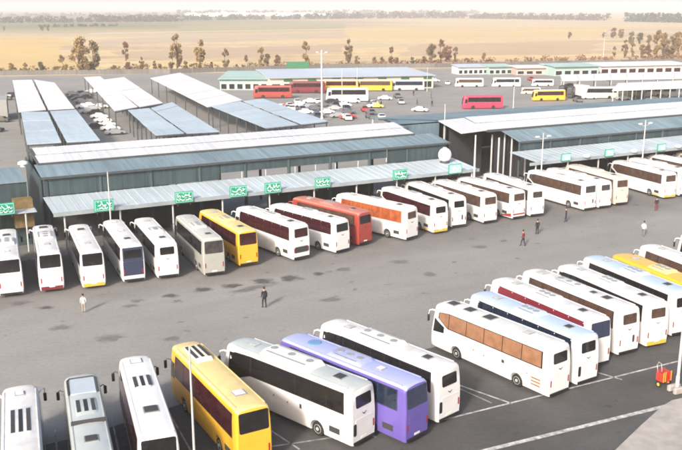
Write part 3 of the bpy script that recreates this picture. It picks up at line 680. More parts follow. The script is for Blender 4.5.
for k in range(6):
    a, b = k / 6 + .003, (k + 1) / 6 - .003; q = lambda u, v: ST((54.3 + (62.4 - 54.3) * u) * (1 - v) + (66 + 1.4 * u - 1) * v if False else (54.3 + 8.1 * u) + v * (11 * (1 - u)), 17.5 + 22.5 * v, 9.3 - 2.05 * v)
    mb = MB(); mb.slab([q(a, 0), q(b, 0), q(b, 1), q(a, 1)], .1); mb.obj('roof_panel', ROOFD, h)
mb = MB(); mb.slab([ST(54.1, 17.4, 9.3), ST(54.3, 17.4, 9.3), ST(65.3, 40, 7.25), ST(65.1, 40, 7.25)], .4); mb.obj('gutter', TEAL, h)
wall_run(h, 54.5, 62.3, 17.6, .15, 9.0, ROOFD, 2.6)
mb = MB(); mb.slab([ST(61.7, 10.8, 8.25), ST(66.6, 10.8, 8.45), ST(66.6, 17, 9.6), ST(61.7, 17, 9.45)], .12); mb.obj('roof_panel', ROOFW, h)
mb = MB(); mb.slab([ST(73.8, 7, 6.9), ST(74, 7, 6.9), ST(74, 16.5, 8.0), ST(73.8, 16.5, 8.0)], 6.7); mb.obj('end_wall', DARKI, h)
# low hall at the left edge
h = thing('station_hall', 'low dark hall with a blue grey roof cut off by the left edge', 'hall')
roof_run(h, -36, -1.6, 6.3, 7.6, 12.5, 8.2, ROOFB); roof_run(h, -36, -1.2, 3.2, 4.7, 6.2, 5.0, CANO, name='canopy_panel')
wall_run(h, -36, -1.6, 6.5, .15, 7.45, TEAL)
for k in range(6): post(h, -2.4 - k * 6, 3.4, .15, 4.6, .1)
for s_ in (-8.6, -14.5):
    mb = MB(); mb.slab([ST(s_, 6.38, 6.6), ST(s_ + 2.4, 6.38, 6.6), ST(s_ + 2.4, 6.48, 6.6), ST(s_, 6.48, 6.6)], 1.3); mb.obj('window', G_BLK, h)
mb = MB(); mb.slab([ST(-3.4, 4.5, 5.9), ST(-1.4, 4.5, 5.9), ST(-1.4, 6, 5.9), ST(-3.4, 6, 5.9)], 3.2); mb.obj('stair_box', mat('ochre_box', (.22, .15, .06), .7, noise=.4), h)

# ------------------------------------------------------------------ signs on the canopy edge
GREEN = mat('sign_green', (.01, .30, .19), .45, noise=.25, nscale=2); GREEN2 = mat('sign_green_light', (.28, .62, .50), .5)
SWHITE = mat('sign_white', (.78, .80, .78), .5)
def sign(s, t, z, w, h_, label, grp, pale=False):
    c = ST(s, t, 0); o = thing('canopy_sign', label, 'sign', (c.x, c.y, z), AN, grp)
    MB().box(-w / 2, w / 2, -.09, .09, 0, h_, bev=.02).obj('board', GREEN, o)
    MB().box(-w / 2 + .07, w / 2 - .07, -.10, -.092, .07, h_ - .07).obj('border', GREEN2, o)
    MB().box(-w / 2 + .14, w / 2 - .14, -.108, -.1005, .14, h_ - .14).obj('face', GREEN2 if pale else GREEN, o)
    mb = MB(); random.seed(int(s * 10)); x = w / 2 - .25
    # illegible flowing white script in two lines: baseline strokes with rises and dots
    for (bz, hh) in ((h_ * .55, h_ * .22), (h_ * .24, h_ * .14)):
        x = w / 2 - .24; stop = -w / 2 + .26
        while x > stop:
            run = random.uniform(.22, .5); pts = []; ph = random.uniform(0, 6); fr = random.choice((9, 13, 17)); q = 0
            while q < run and x - q > stop: pts.append((x - q, -.112, bz + hh * .55 * max(-.3, math.sin(fr * q + ph)))); q += .045
            if random.random() < .6: pts.append((x - q, -.112, bz + hh * 1.1))
            if len(pts) > 2: mb.tube(pts, h_ * .04, 5)
            x -= run + .1
        for _ in range(3):
            dx = random.uniform(-w / 2 + .3, w / 2 - .3); mb.box(dx - .04, dx + .04, -.125, -.108, bz + hh * 1.1, bz + hh * 1.1 + .08)
    mb.obj('lettering', SWHITE, o)
    for sx in (-1, 1): MB().tube([(sx * w * .35, 0, -.35), (sx * w * .35, 0, .02)], .04, 6).obj('bracket', DSTEEL, o)
places = ['first canopy sign from the left, on the low dark hall', 'green sign above the bus with the yellow trimmed tail', 'green sign above the grey bus of the far row',
          'green sign above the gap right of the far yellow bus', 'green sign above the first bus with maroon windows', 'green sign above the red bus', 'above the bus right of the orange curtained one', 'pale green sign just below the round white tank']
for (s, lab, t) in zip((-4.6, 5.4, 14.6, 21.3, 25.8, 32.6, 44.0, 52.8), places, (3.05, -.25, -.25, -.25, -.25, -.25, -.25, -.25)):
    sign(s, t, 4.72, 2.15, 1.3, 'green board with white script, ' + lab if s > 0 else 'green board with white script at the far left, on the low dark hall', 'green signs along the canopy edge', s in (52.8,))
for (s, lab) in zip((72.6, 81.2, 92.3), ('above the left bus of the tight trio', 'above the beige bus of the trio', 'nearest the right edge')):
    sign(s, -.25, 4.8, 1.8, 1.1, 'small faded green and white canopy sign ' + lab, 'faded signs along the right canopy', True)
LAMPG = mat('lamp_white', (.85, .86, .84), .3)
for (s, lab) in ((76.6, 'between the two faded signs at the left'), (86.3, 'right of the second faded sign'), (96.0, 'nearest the right edge')):
    c = ST(s, -.3, 5.2); o = thing('floodlight', 'round white floodlight on the right canopy edge, ' + lab, 'floodlight', c, AN, 'floodlights on the right canopy')
    MB().lathe([(.2, -.18), (.42, -.12), (.5, .05), (.46, .2), (.2, .3)], 'z', 14).obj('head', LAMPG, o, True); MB().tube([(0, .2, 0), (0, .3, -.4)], .05, 6).obj('bracket', DSTEEL, o)

# round white tank on the end of the canopy
c = ST(54.3, 4.4, 5.35); o = thing('water_tank', 'round white tank on the canopy end between the two halls', 'tank', c, AN)
prof = [(.05 + .9 * math.sin(math.pi * k / 12), 1.12 - 1.0 * math.cos(math.pi * k / 12)) for k in range(13)]
MB().lathe(prof, 'z', 24).obj('tank_body', mat('tank_white', (.78, .76, .74), .5, noise=.15, nscale=2), o, True)
MB().lathe([(.7, -.05), (.7, .12), (.62, .2)], 'z', 20).obj('stand', DSTEEL, o); MB().lathe([(.28, 2.06), (.28, 2.18), (.1, 2.22)], 'z', 14).obj('lid', STEEL, o)
c = ST(-1.2, 11.2, 8.45); o = thing('roof_vent', 'small white rounded vent on the corner between the low hall and the long hall', 'vent', c, AN)
MB().lathe([(.3, 0), (.3, .25), (.6, .32), (.55, .55), (.2, .68)], 'z', 14).obj('cowl', LAMPG, o, True)

# ------------------------------------------------------------------ lamp posts
POLE = mat('pole_white', (.50, .49, .485), .45, noise=.15, nscale=3)
def lamp_post(p, h_, label, r0=.13, heads=2, arm=1.05, grp='lamp posts', base=False, rz=AN):
    o = thing('lamp_post', label, 'lamp post', (p[0], p[1], 0), rz, grp)
    MB().tube([(0, 0, 0), (0, 0, 1.2), (0, 0, 1.3), (0, 0, h_)], [r0 * 1.35, r0 * 1.3, r0, r0 * .62], 10).obj('pole', POLE, o, True)
    MB().lathe([(r0 * 2.4, 0), (r0 * 2.4, .06)], 'z', 12).obj('base_plate', DSTEEL, o)
    for k in range(heads):
        sx = 1 if k else -1
        MB().tube([(0, 0, h_ - .9), (sx * arm * .6, 0, h_ - .75), (sx * arm, 0, h_ - .55)], .045, 6).obj('arm', POLE, o)
        MB().box(sx * arm - .28, sx * arm + .28, -.17, .17, h_ - .6, h_ - .42, bev=.04).obj('lamp_head', LAMPG, o)
    return o
lamp_post(ST(5.9, -.9), 9.2, 'slim white pole in front of the dark end of the left hall', .09, 0)
lamp_post(ST(55.8, -.6), 9.8, 'thick pale post in the gap between the halls, right of the tank', .17, 0)
lamp_post(ST(67.4, -1.0), 9.4, 'double armed lamp post at the left end of the right canopy', .11, 2)
lamp_post(ST(87.5, -1.0), 10.0, 'double armed lamp post above the chestnut windowed bus at the right', .13, 2)
lamp_post(ST(62.9, 17.), 12, 'thin grey pole behind the tank at the corner of the dark blue roof', .1, 0)
q = at(196.5, 500); lamp_post(q, 9.2, 'thin white pole rising in front of the near yellow bus', .075, 0)
pr_ = at(676.5, 392); lamp_post(pr_, 13, 'white pole standing on a concrete block at the right edge', .11, 0)
o = thing('concrete_block', 'pale concrete block around the foot of the pole at the right edge', 'concrete block', (pr_.x, pr_.y, 0), .4)
MB().box(-.55, .55, -.45, -.13, 0, .5, bev=.08).obj('block_half', CONC, o); MB().box(-.55, .55, .13, .45, 0, .5, bev=.08).obj('block_half', CONC, o)
for (px, py, h_, r_, lab) in ((322, 122, 17, .28, 'tall thick white mast among the cars beyond the left hall'), (342, 112, 11, .12, 'thin pole right of the tall white mast, far lot'), (357, 97, 9, .12, 'thin pole in front of the long cream building'), (513, 112, 9, .12, 'thin pole beyond the dark blue roof by the red bus'),
                             (603, 60, 16, .14, 'tall thin pole beyond the white canopies at the far right'), (427, 92, 8, .1, 'thin pole at the right end of the long cream building')):
    lamp_post(at(px, py), h_, lab, r_, 2 if h_ == 17 else 0, rz=0)

# red and yellow cart
o = thing('hand_cart', 'red and yellow hand cart standing beside the concrete block at the right edge', 'cart', at(663, 386), .5)
CR = mat('cart_red', (.62, .05, .03), .45, noise=.3, nscale=5); CY = mat('cart_yellow', (.85, .42, .04), .45)
MB().box(-.42, .42, -.3, .3, .45, .52).obj('tray', CR, o)
for k in range(5): MB().box(-.42 + k * .19, -.36 + k * .19, -.33, -.30, .5, 1.25).obj('slat', CY if k in (0, 1, 4) else CR, o)
for k in range(5): MB().box(-.42 + k * .19, -.36 + k * .19, .30, .33, .5, 1.25).obj('slat', CR, o)
for sx in (-1, 1): MB().box(sx * .45 - .02, sx * .45 + .02, -.3, .3, .5, 1.1).obj('side_panel', CR, o)
MB().box(-.3, .25, -.22, .22, .52, 1.05, bev=.08).obj('load', mat('dark_red_cloth', (.35, .02, .03), .9, noise=.4, nscale=6), o)
MB().tube([(-.2, .3, .5), (-.22, .5, 1.5), (.0, .55, 1.65), (.22, .5, 1.5), (.2, .3, .5)], .025, 6).obj('handle', POLE, o)
for sx in (-1, 1):
    w_ = MB().lathe([(.24, -.03), (.24, .03)], 'x', 16, (sx * .5, 0, .24)).obj('wheel', RUB, o); MB().lathe([(.12, -.035), (.12, .035)], 'x', 12, (sx * .5, 0, .24)).obj('rim', CY, w_)
MB().tube([(0, -.25, .5), (0, -.3, .02)], .03, 6).obj('prop_leg', DSTEEL, o)

# ------------------------------------------------------------------ sheds behind the halls
SHB = mat('pale_blue_shed_sheet', (.47, .565, .63), .5, noise=.15, nscale=.08, obj_coord=False, rand=0.12)
SHW = mat('white_shed_sheet', (.78, .75, .735), .55, noise=.08, nscale=.08, obj_coord=False, rand=0.1)
def shed(label, halves, m, n_=6, z=5., under=DSTEEL):
    o = thing('parking_shed', label, 'shed')
    for hf in halves:
        a, b, c, d = [at(px, py, z) for px, py in hf]      # far-left, far-right, near-right, near-left
        mid0 = (a + b) / 2 + Vector((0, 0, .25)); mid1 = (d + c) / 2 + Vector((0, 0, .25))
        for (l0, l1, r0, r1) in ((a, d, b, c),):
            for k in range(n_):
                u0, u1 = (k + .01) / n_, (k + .99) / n_
                p0 = l0.lerp(l1, u0); p1 = r0.lerp(r1, u0); p2 = r0.lerp(r1, u1); p3 = l0.lerp(l1, u1); j = random.uniform(-.03, .03)
                for v in (p0, p1, p2, p3): v.z += j
                MB().slab([p0, p1, p2, p3], .12).obj('roof_panel', m, o)
        for k in range(n_ + 1):
            for (e0, e1) in ((a, d), (b, c)):
                p = e0.lerp(e1, min(max(k / n_, .01), .99)); q = (mid0 if False else (a + b) / 2).lerp((c + d) / 2, k / n_); p = p.lerp(q, .06)
                MB().tube([(p.x, p.y, 0), (p.x, p.y, z - .14)], .13, 6).obj('column', under, o)
            p0 = a.lerp(d, k / n_); p1 = b.lerp(c, k / n_)
            MB().tube([p0 - Vector((0, 0, .3)), p1 - Vector((0, 0, .3))], .12, 4).obj('beam', under, o)
    return o
shed('pale blue double roofed shed, nearest the left edge', [((21, 112), (47.5, 111.5), (61.3, 142), (27, 144)), ((50, 111), (76, 109.5), (100, 140), (67, 142))], SHB)
shed('white double roofed shed behind the leftmost pale blue one', [((12.5, 80), (31.7, 79.5), (46, 109.5), (18.5, 112)), ((34, 79.5), (54.5, 82.5), (74.5, 108), (48.5, 109.5))], SHW)
shed('pale blue double roofed shed in the middle, behind the long hall', [((128, 110), (149, 108), (184, 133), (155.5, 135)), ((151, 108), (172, 102), (219, 131.2), (187, 133))], SHB)
shed('white double roofed shed behind the middle pale blue one', [((84, 77), (100, 76), (138, 107), (115, 111)), ((104, 79.5), (124, 77), (163, 103), (140, 107))], SHW)
shed('pale blue double roofed shed at the right, its side posts in view', [((211, 106), (240, 101), (298, 124.5), (266, 128)), ((243, 101), (263, 98.5), (328, 121), (302, 124))], SHB)
shed('long white roofed shed leading to the right pale blue one', [((150, 78), (180, 72.5), (243, 100), (208, 107))], SHW)

# ------------------------------------------------------------------ small cars
def car_meshes():
    # body: lower shell lofted from side profile
    prof = [(0, .35), (.02, .62), (.25, .86), (.95, .92), (1.45, 1.36), (2.85, 1.40), (3.45, .98), (4.15, .84), (4.28, .62), (4.3, .35)]
    low = MB(); w = .82
    vs = [(-w, y, z) for y, z in prof] + [(w, y, z) for y, z in prof]; n_ = len(prof)
    vs = []
    for sx in (-1, 1):
        for y, z in prof: vs.append((sx * (w if z < 1 else w * .76), y, z))
    fs = [tuple(range(n_)), tuple(range(2 * n_ - 1, n_ - 1, -1))] + [(i, i + n_, (i + 1) % n_ + n_, (i + 1) % n_) for i in range(n_)]
    body = mesh_from('car', vs, fs, None, True)
    side = MB()
    for sx in (-1, 1): side.add([(sx * (w * .93), 1.1, 1.0), (sx * (w * .93), 3.25, 1.0), (sx * (w * .80), 2.8, 1.33), (sx * (w * .80), 1.5, 1.31)], [(0, 1, 2, 3)])
    win = side.mesh('win')
    sc = MB(); sc.add([(-.6, 2.9, 1.39), (.6, 2.9, 1.39), (.74, 3.42, 1.03), (-.74, 3.42, 1.03)], [(0, 1, 2, 3)]); rw = MB(); rw.add([(-.6, 1.41, 1.36), (.6, 1.41, 1.36), (.74, 1.0, .99), (-.74, 1.0, .99)], [(0, 1, 2, 3)])
    wh = MB().lathe([(.2, -.09), (.31, -.09), (.31, .09), (.2, .09)], 'x', 12).mesh('w')
    return body, win, sc.mesh('sc'), wh, rw.mesh('rw')
CB, CWIN, CSC, CWH, CRW = car_meshes()
CARC = {'white': mat('car_white', (.78, .78, .77), .35, coat=.3), 'silver': mat('car_silver', (.42, .42, .43), .35, metal=.3, coat=.3), 'black': mat('car_black', (.02, .02, .025), .3, coat=.4), 'red': mat('car_red', (.4, .03, .03), .35, coat=.3), 'grey': mat('car_grey', (.12, .12, .13), .35, coat=.3), 'yellow': mat('car_yellow', (.8, .5, .04), .35, coat=.3)}
CARL = []
def car(p, rz, c, where, grp):
    o = thing('parked_car', '%s car parked %s' % (c, where), 'car', (p[0], p[1], .012), rz, grp)
    link('body', CB, CARC[c], o); link('side_window', CWIN, G_BLK, o); link('windscreen', CSC, G_BLK, o); link('rear_window', CRW, G_BLK, o); CARL.append((o, c, grp))
    for y in (.8, 3.4):
        for sx in (-1, 1): link('wheel', CWH, RUB, o, (sx * .76, y, .31))
random.seed(3)
g1 = 'cars between the two left sheds'
for i, (px, py) in enumerate([(82, 98), (86, 100.5), (89, 103), (93, 98.5), (79, 95), (97, 107), (101, 110), (104, 114), (108, 118), (112, 122), (116, 126), (120, 130), (125, 134), (92, 108), (96, 113), (103, 104), (108, 108), (88, 94.5), (94, 95.5), (104, 128), (99, 93)]):
    c = ['black', 'black', 'grey', 'black', 'grey', 'white', 'silver', 'black', 'white', 'white', 'white', 'white', 'silver', 'white', 'silver', 'grey', 'white', 'black', 'grey', 'black', 'white'][i]
    car(at(px, py), R(112 + random.uniform(-6, 6)), c, 'among the cars on the asphalt between the two left sheds', g1)
g2 = 'cars crowded beyond the right pale blue shed'
for i in range(40):
    px = random.uniform(286, 384); py = random.uniform(101, 120)
    if py > 104 + (px - 286) * .25 + 8: py -= 6
    if i % 2: px = 286 + (i * 2.1); py = 103 + (i % 5) * 3.6
    if py < 103.0 and px > 330: py = 104
    car(at(px, py), R(100 + random.choice((0, 0, 90)) + random.uniform(-8, 8)), random.choice(['white', 'grey', 'silver', 'white', 'black', 'grey', 'white', 'red']), 'in the crowded lot beyond the right pale blue shed', g2)
car(at(384, 108), R(80), 'yellow', 'at the right end of the crowded lot', g2); car(at(3, 132), R(80), 'black', 'on the lone asphalt at the left edge', g1)
car(at(428, 112), R(70), 'white', 'alone at the left end of the dark blue roof', g2)

ORD = ['first', 'second', 'third', 'fourth', 'fifth', 'sixth', 'seventh', 'eighth', 'ninth', 'tenth', 'eleventh', 'twelfth', 'thirteenth', 'fourteenth', 'fifteenth', 'sixteenth', 'seventeenth', 'eighteenth', 'nineteenth', 'twentieth']
for grp, key, txt in ((g2, lambda o: o.location.x / o.location.y, '%s car, %s of its colour from the left in the crowded far lot'), (g1, lambda o: o.location.y, '%s car, %s of its colour from the near end between the left sheds')):
    for c in CARC:
        cs = sorted([o for o, cc, g_ in CARL if cc == c and g_ == grp and not any(w in o['label'] for w in ('alone', 'lone', 'right end'))], key=key)
        for i, o in enumerate(cs): o['label'] = txt % (c, ORD[min(i, 19)])
# far parked buses
far = [((292, 98), 93, RED, G_MAR, 'red bus behind the right pale blue shed', .95), ((325, 93), 91, MARO, G_MAR, 'long maroon bus at the left of the cream building', .95), ((358, 91.5), 91, YEL, G_MAR, 'yellow bus in front of the cream building, left one', .98),
       ((392, 91), 90, YEL, G_BRN, 'yellow bus in front of the cream building, right one', .98), ((424, 90.5), 92, GREYL, G_NAV, 'pale bus with dark glass at the right end of the cream building', .9),
       ((368, 101.5), 92, WHITE, G_BLK, 'white bus with black windows at the back of the crowded lot', 1.), ((483, 87), 91, CREAM, G_BRN, 'cream bus before the kiosks, alone and far off', .8), ((520, 86.8), 92, WHITE, G_BLK, 'white bus with black windows right of the far cream one', .8),
       ((553, 86), 92, WHITE, G_BLK, 'white bus behind the bright yellow bus', .62), ((564, 100.5), 98, YEL, G_MAR, 'bright yellow bus beyond the dark blue roof', .8), ((502, 108.5), 94, mat('crimson_paint', (.6, .04, .09), .4), G_BLK, 'crimson bus alone on the yard beyond the dark blue roof', .9),
       ((570, 94), 150, DGR, G_BLK, 'black bus left of the white box truck', .85), ((578, 95.5), 150, DGR, G_BLK, 'black bus touching the white box truck', .85), ((617, 98.5), 92, CREAM, G_BLK, 'cream bus with a black window band under the far right canopy', .9), ((643, 97.5), 92, mat('olive_paint', (.2, .24, .15), .5), G_BLK, 'olive bus under the far right canopy', .9), ((676, 97), 94, WHITE2, G_BLK, 'white bus under the canopy at the far right edge', .9),
       ((540, 94), 92, CREAM, G_BRN, 'cream bus left of the bright yellow bus', .5)]
for (p, rz, pm, gm, lab, sc) in far:
    q = at(*p)
    build_bus((q.x, q.y, R(rz)), lab, 'buses parked far off across the yard', paint=pm, glassm=gm, lowdetail=True, ac=None, hatches=(), scale=sc, zb=2.1, zt=3.4, roof=WHITE2 if pm in (CREAM, WHITE, GREYL, YEL) else None)
random.seed(21)
for (px, py, c) in ((392, 100, 'white'), (400, 103, 'silver'), (396, 97, 'grey'), (575, 101, 'grey'), (596, 99, 'white'), (604, 97, 'black'), (630, 100, 'silver'), (652, 99.5, 'black'), (660, 101, 'white'), (668, 99, 'grey'), (606, 80, 'red'), (618, 80, 'white'), (529, 80, 'red'), (448, 84, 'white'), (440, 82, 'silver'), (12, 100, 'black'), (14, 96, 'grey'), (10, 122, 'black')):
    o = car(at(px, py), R(90 + random.choice((0, 90)) + random.uniform(-10, 10)), c, 'x', 'cars scattered about the far yard')
FARC = [o for o, c, g_ in CARL if g_ == 'cars scattered about the far yard']
WH_ = ['right of the crowded lot, before the cream building', 'right of the crowded lot, nearer than the white one', 'right of the crowded lot, farthest back', 'in front of the black buses', 'left of the cream bus under the far right canopy', 'left of the far right canopy columns', 'between two buses under the far right canopy', 'under the far right canopy, left of the white bus', 'in front of the bus at the far right edge', 'farthest right under the canopies', 'behind the upper far right canopy', 'behind the upper far right canopy beside the red one', 'by the pink kiosk', 'left of the far cream bus', 'left of the kiosks, farthest back', 'beside the grey lorry at the left edge', 'beside the grey lorry at the left edge, farther one', 'in front of the grey lorry at the left edge']
for o, w_ in zip(FARC, WH_): o['label'] = o['label'].split(' ')[0] + ' car parked ' + w_
# box truck
q = at(585, 99); o = thing('box_truck', 'white box truck right of the black buses beyond the dark blue roof', 'truck', q, R(12))
MB().box(-1.25, 1.25, 0, 5.2, .9, 4.0, bev=.06).obj('cargo_box', WHITE, o); MB().box(-1.1, 1.1, 5.35, 7.1, .6, 2.7, bev=.2).obj('cab', DGR, o); MB().box(-.9, .9, 7.08, 7.13, 1.6, 2.4).obj('windscreen', G_BLK, o)
for y in (1.2, 6.1):
    for sx in (-1, 1): link('wheel', CWH, RUB, o, (sx * 1.05, y, .42)).scale = (1.4,) * 3
# lorry and wall at the left edge
q = at(2, 118); o = thing('grey_truck', 'grey box lorry cut off by the left edge beside the leftmost shed', 'truck', q, R(20))
MB().box(-1.6, 1.6, -6, 6, .8, 5.0, bev=.06).obj('cargo_box', mat('lorry_grey', (.33, .33, .31), .6, noise=.2), o)
for y in (-4, 4):
    for sx in (-1, 1): link('wheel', CWH, RUB, o, (sx * 1.3, y, .45)).scale = (1.5,) * 3

# ------------------------------------------------------------------ buildings across the yard
CREAMW = mat('cream_render', (.68, .62, .48), .8, noise=.12, nscale=.1, obj_coord=False); PALEG = mat('pale_green_sheet', (.36, .50, .46), .6, noise=.2, nscale=.1, obj_coord=False)
ROOFP = mat('pale_flat_roof', (.48, .54, .61), .6, noise=.2, nscale=.05, obj_coord=False); DGREEN = mat('deep_green', (.02, .14, .06), .6)
def block(name, label, cat, x0, yb0, x1, yb1, h_, depth, wall, roof, bays, fr, sub='shopfront', slope=.6):
    a = at(x0, yb0); b = at(x1, yb1); d = (b - a); ln = d.length; d.normalize(); rz = math.atan2(d.y, d.x)
    o = thing(name, label, cat, a, rz)
    MB().box(0, ln, 0, depth, 0, h_).obj('wall', wall, o)
    MB().slab([(-.5, -1.2, h_ + .15), (ln + .5, -1.2, h_ + .15), (ln + .5, depth, h_ + .15 + slope), (-.5, depth, h_ + .15 + slope)], .13).obj('roof', roof, o)
    for k in range(bays):
        u0 = ln * (k + .14) / bays; u1 = ln * (k + .86) / bays
        w_ = MB().box(u0, u1, -.08, -.003, .3, h_ * .62).obj(sub, fr[0], o)
        MB().box(u0 + .1, u1 - .1, -.14, -.083, .4, h_ * .56).obj('pane', G_BLK, w_)
        if fr[1] and k % 2: MB().box(u0, u1, -.2, -.004, h_ * .72, h_ * .9).obj('shop_sign', fr[1], o)
    return o
block('long_building', 'long cream building with a pale flat roof and small green signs across the yard', 'building', 270, 91.5, 433, 88, 4.3, 32, CREAMW, ROOFP, 14, (CREAMW, DGREEN))
block('green_building', 'low building with a pale green roof left of the long cream building', 'building', 220, 90, 268, 90, 3.6, 24, PALEG, PALEG, 6, (STEEL, None), slope=.9)
block('kiosk', 'white kiosk row with arched openings right of the long cream building', 'kiosk', 458, 74.5, 488, 74, 3.0, 8, WHITE2, ROOFP, 6, (PALEG, None))
block('kiosk', 'pale green kiosk row right of the white arched kiosks', 'kiosk', 488.6, 74.5, 512, 74, 3.1, 8, PALEG, PALEG, 4, (WHITE2, None))
block('kiosk', 'small pink and white kiosk between the two pale green ones', 'kiosk', 516, 75, 552, 74.5, 2.8, 8, mat('pink_render', (.52, .36, .32), .8), WHITE2, 4, (WHITE2, None))
block('green_building', 'long pale green building left of the far right canopies', 'building', 554, 76, 598, 75, 3.6, 12, PALEG, PALEG, 5, (WHITE2, None))
block('green_building', 'white building with dark openings behind the far right canopies', 'building', 600, 74, 690, 72, 3.2, 14, WHITE2, WHITE2, 10, (RED, None))
def canopy(label, q, z, m, grp):
    o = thing('vehicle_canopy', label, 'canopy', (0, 0, 0), 0, grp); a, b, c, d = [at(px, py, z) for px, py in q]; n_ = 8
    for k in range(n_):
        u0, u1 = (k + .01) / n_, (k + .99) / n_; MB().slab([a.lerp(b, u0), a.lerp(b, u1), d.lerp(c, u1), d.lerp(c, u0)], .3).obj('roof_panel', m, o)
    for k in range(n_ + 1):
        for (e0, e1) in ((a, b), (d, c)): p = e0.lerp(e1, k / n_).lerp((a + c) / 2, .03); MB().tube([(p.x, p.y, 0), (p.x, p.y, z - .3)], .16, 6).obj('column', STEEL, o)
canopy('upper white vehicle canopy at the far right', ((560, 74.5), (690, 71.5), (690, 77.5), (562, 80)), 5, SHW, 'white canopies at the far right'); canopy('lower white vehicle canopy at the far right, in front of the upper one', ((618, 83), (690, 80), (690, 87), (612, 90)), 5, SHW, 'white canopies at the far right')
# billboard
p = at(298, 77); o = thing('billboard', 'dark green billboard standing beyond the long cream building', 'billboard', p, 0)
MB().box(-4.4, 4.4, -.15, .15, 3.4, 6.0, bev=.03).obj('board', DGREEN, o)
for x in (-3, 3): MB().tube([(x, .2, 0), (x, .2, 5)], .15, 6).obj('post', DSTEEL, o)
# perimeter wall
PW = mat('perimeter_wall', (.20, .19, .18), .85, noise=.2, nscale=.1, obj_coord=False, rand=0.25)
o = thing('perimeter_wall', 'long low grey wall between the yard and the dry plain', 'wall')
wp = [at(-20, 75.5), at(170, 73.5), at(340, 68), at(434, 67.5), at(520, 65.5), at(700, 62)]
for i in range(5):
    a, b = wp[i], wp[i + 1]; n_ = max(2, int((b - a).length / 9)); d = (b - a).normalized(); p = Vector((-d.y, d.x, 0)) * .15
    for k in range(n_):
        u = a.lerp(b, (k + .02) / n_); v = a.lerp(b, (k + .98) / n_); Z = Vector((0, 0, 1.9 + random.uniform(-.05, .05)))
        MB().slab([u - p + Z, v - p + Z, v + p + Z, u + p + Z], 1.9).obj('wall_panel', PW, o)
        w = a.lerp(b, k / n_); MB().box(w.x - .25, w.x + .25, w.y - .25, w.y + .25, 0, 2.2).obj('pillar', PW, o)

# ------------------------------------------------------------------ people
SKIN = mat('skin', (.42, .24, .16), .6); HAIR = mat('dark_hair', (.015, .012, .01), .7)
def person_mesh(pose):
    st, lean, arm = pose
    J = {'pel': (0, 0, .95), 'wai': (0, lean * .3, 1.1), 'che': (0, lean * .7, 1.32), 'nek': (0, lean, 1.48), 'hd0': (0, lean + .01, 1.58), 'hd1': (0, lean + .02, 1.70),
         'hl': (-.10, 0, .90), 'hr': (.10, 0, .90), 'kl': (-.11, st * .55 + .03, .50), 'kr': (.11, -st * .35 + .03, .50), 'al': (-.11, st, .09), 'ar': (.11, -st, .10), 'tl': (-.12, st + .15, .04), 'tr': (.12, -st + .15, .04),
         'sl': (-.19, lean * .9, 1.42), 'sr': (.19, lean * .9, 1.42), 'el': (-.24, lean * .5 - .03, 1.15), 'er': (.24, lean * .5 - .03, 1.15), 'wl': (-.25, arm + .05, .93), 'wr': (.25, -arm * .4 + .08, .93), 'fl': (-.25, arm + .08, .84), 'fr': (.25, -arm * .4 + .11, .84)}
    Rr = {'pel': .15, 'wai': .13, 'che': .16, 'nek': .06, 'hd0': .085, 'hd1': .09, 'hl': .10, 'hr': .10, 'kl': .065, 'kr': .065, 'al': .045, 'ar': .045, 'tl': .045, 'tr': .045, 'sl': .065, 'sr': .065, 'el': .045, 'er': .045, 'wl': .032, 'wr': .032, 'fl': .035, 'fr': .035}
    Ed = [('pel', 'wai'), ('wai', 'che'), ('che', 'nek'), ('nek', 'hd0'), ('hd0', 'hd1'), ('pel', 'hl'), ('pel', 'hr'), ('hl', 'kl'), ('hr', 'kr'), ('kl', 'al'), ('kr', 'ar'), ('al', 'tl'), ('ar', 'tr'), ('che', 'sl'), ('che', 'sr'), ('sl', 'el'), ('sr', 'er'), ('el', 'wl'), ('er', 'wr'), ('wl', 'fl'), ('wr', 'fr')]
    ks = list(J); me = bpy.data.meshes.new('p'); me.from_pydata([J[k] for k in ks], [(ks.index(a), ks.index(b)) for a, b in Ed], [])
    o = bpy.data.objects.new('p', me); COL.objects.link(o); sk = o.modifiers.new('s', 'SKIN'); me.skin_vertices or None
    for i, k in enumerate(ks):
        v = me.skin_vertices[0].data[i]; v.radius = (Rr[k], Rr[k] * (.75 if k in ('pel', 'wai', 'che') else 1)); v.use_root = (k == 'pel')
    sb = o.modifiers.new('b', 'SUBSURF'); sb.levels = 2; sb.render_levels = 2
    dg = bpy.context.evaluated_depsgraph_get(); m2 = bpy.data.meshes.new_from_object(o.evaluated_get(dg)); bpy.data.objects.remove(o)
    while len(m2.materials) < 4: m2.materials.append(None)
    for p in m2.polygons:
        c = p.center; p.material_index = 0 if (c.z > 1.47 or (c.z < .93 and abs(c.x) > .2)) else (3 if c.z < .1 else (1 if c.z > .93 else 2))
    m2.shade_smooth(); return m2
POSES = [person_mesh((.02, 0, .0)), person_mesh((.22, .05, .15)), person_mesh((.1, .02, .05))]
HAIRM = MB().lathe([(.05, .13), (.085, .10), (.10, .03), (.098, -.03), (.07, -.06)], 'z', 14).mesh('hair', True)
def cloth(n_, c): return mat('cloth_' + n_, c, .9, noise=.25, nscale=6)
def person(px, py, pose, top, bot, rz, label, bag=None, sc=1.06):
    o = link('person', POSES[pose], [SKIN, top, bot, BLK], None, at(px, py) + Vector((0, 0, .0)), rz); o.scale = (sc,) * 3; tag(o, label, 'person')
    link('hair', HAIRM, HAIR, o, (0, [0, .05, .02][pose] + .0, 1.70))
    if bag: MB().box(-.15, .15, -.32, -.16, 1.0, 1.42, bev=.05).obj('backpack', bag, o)
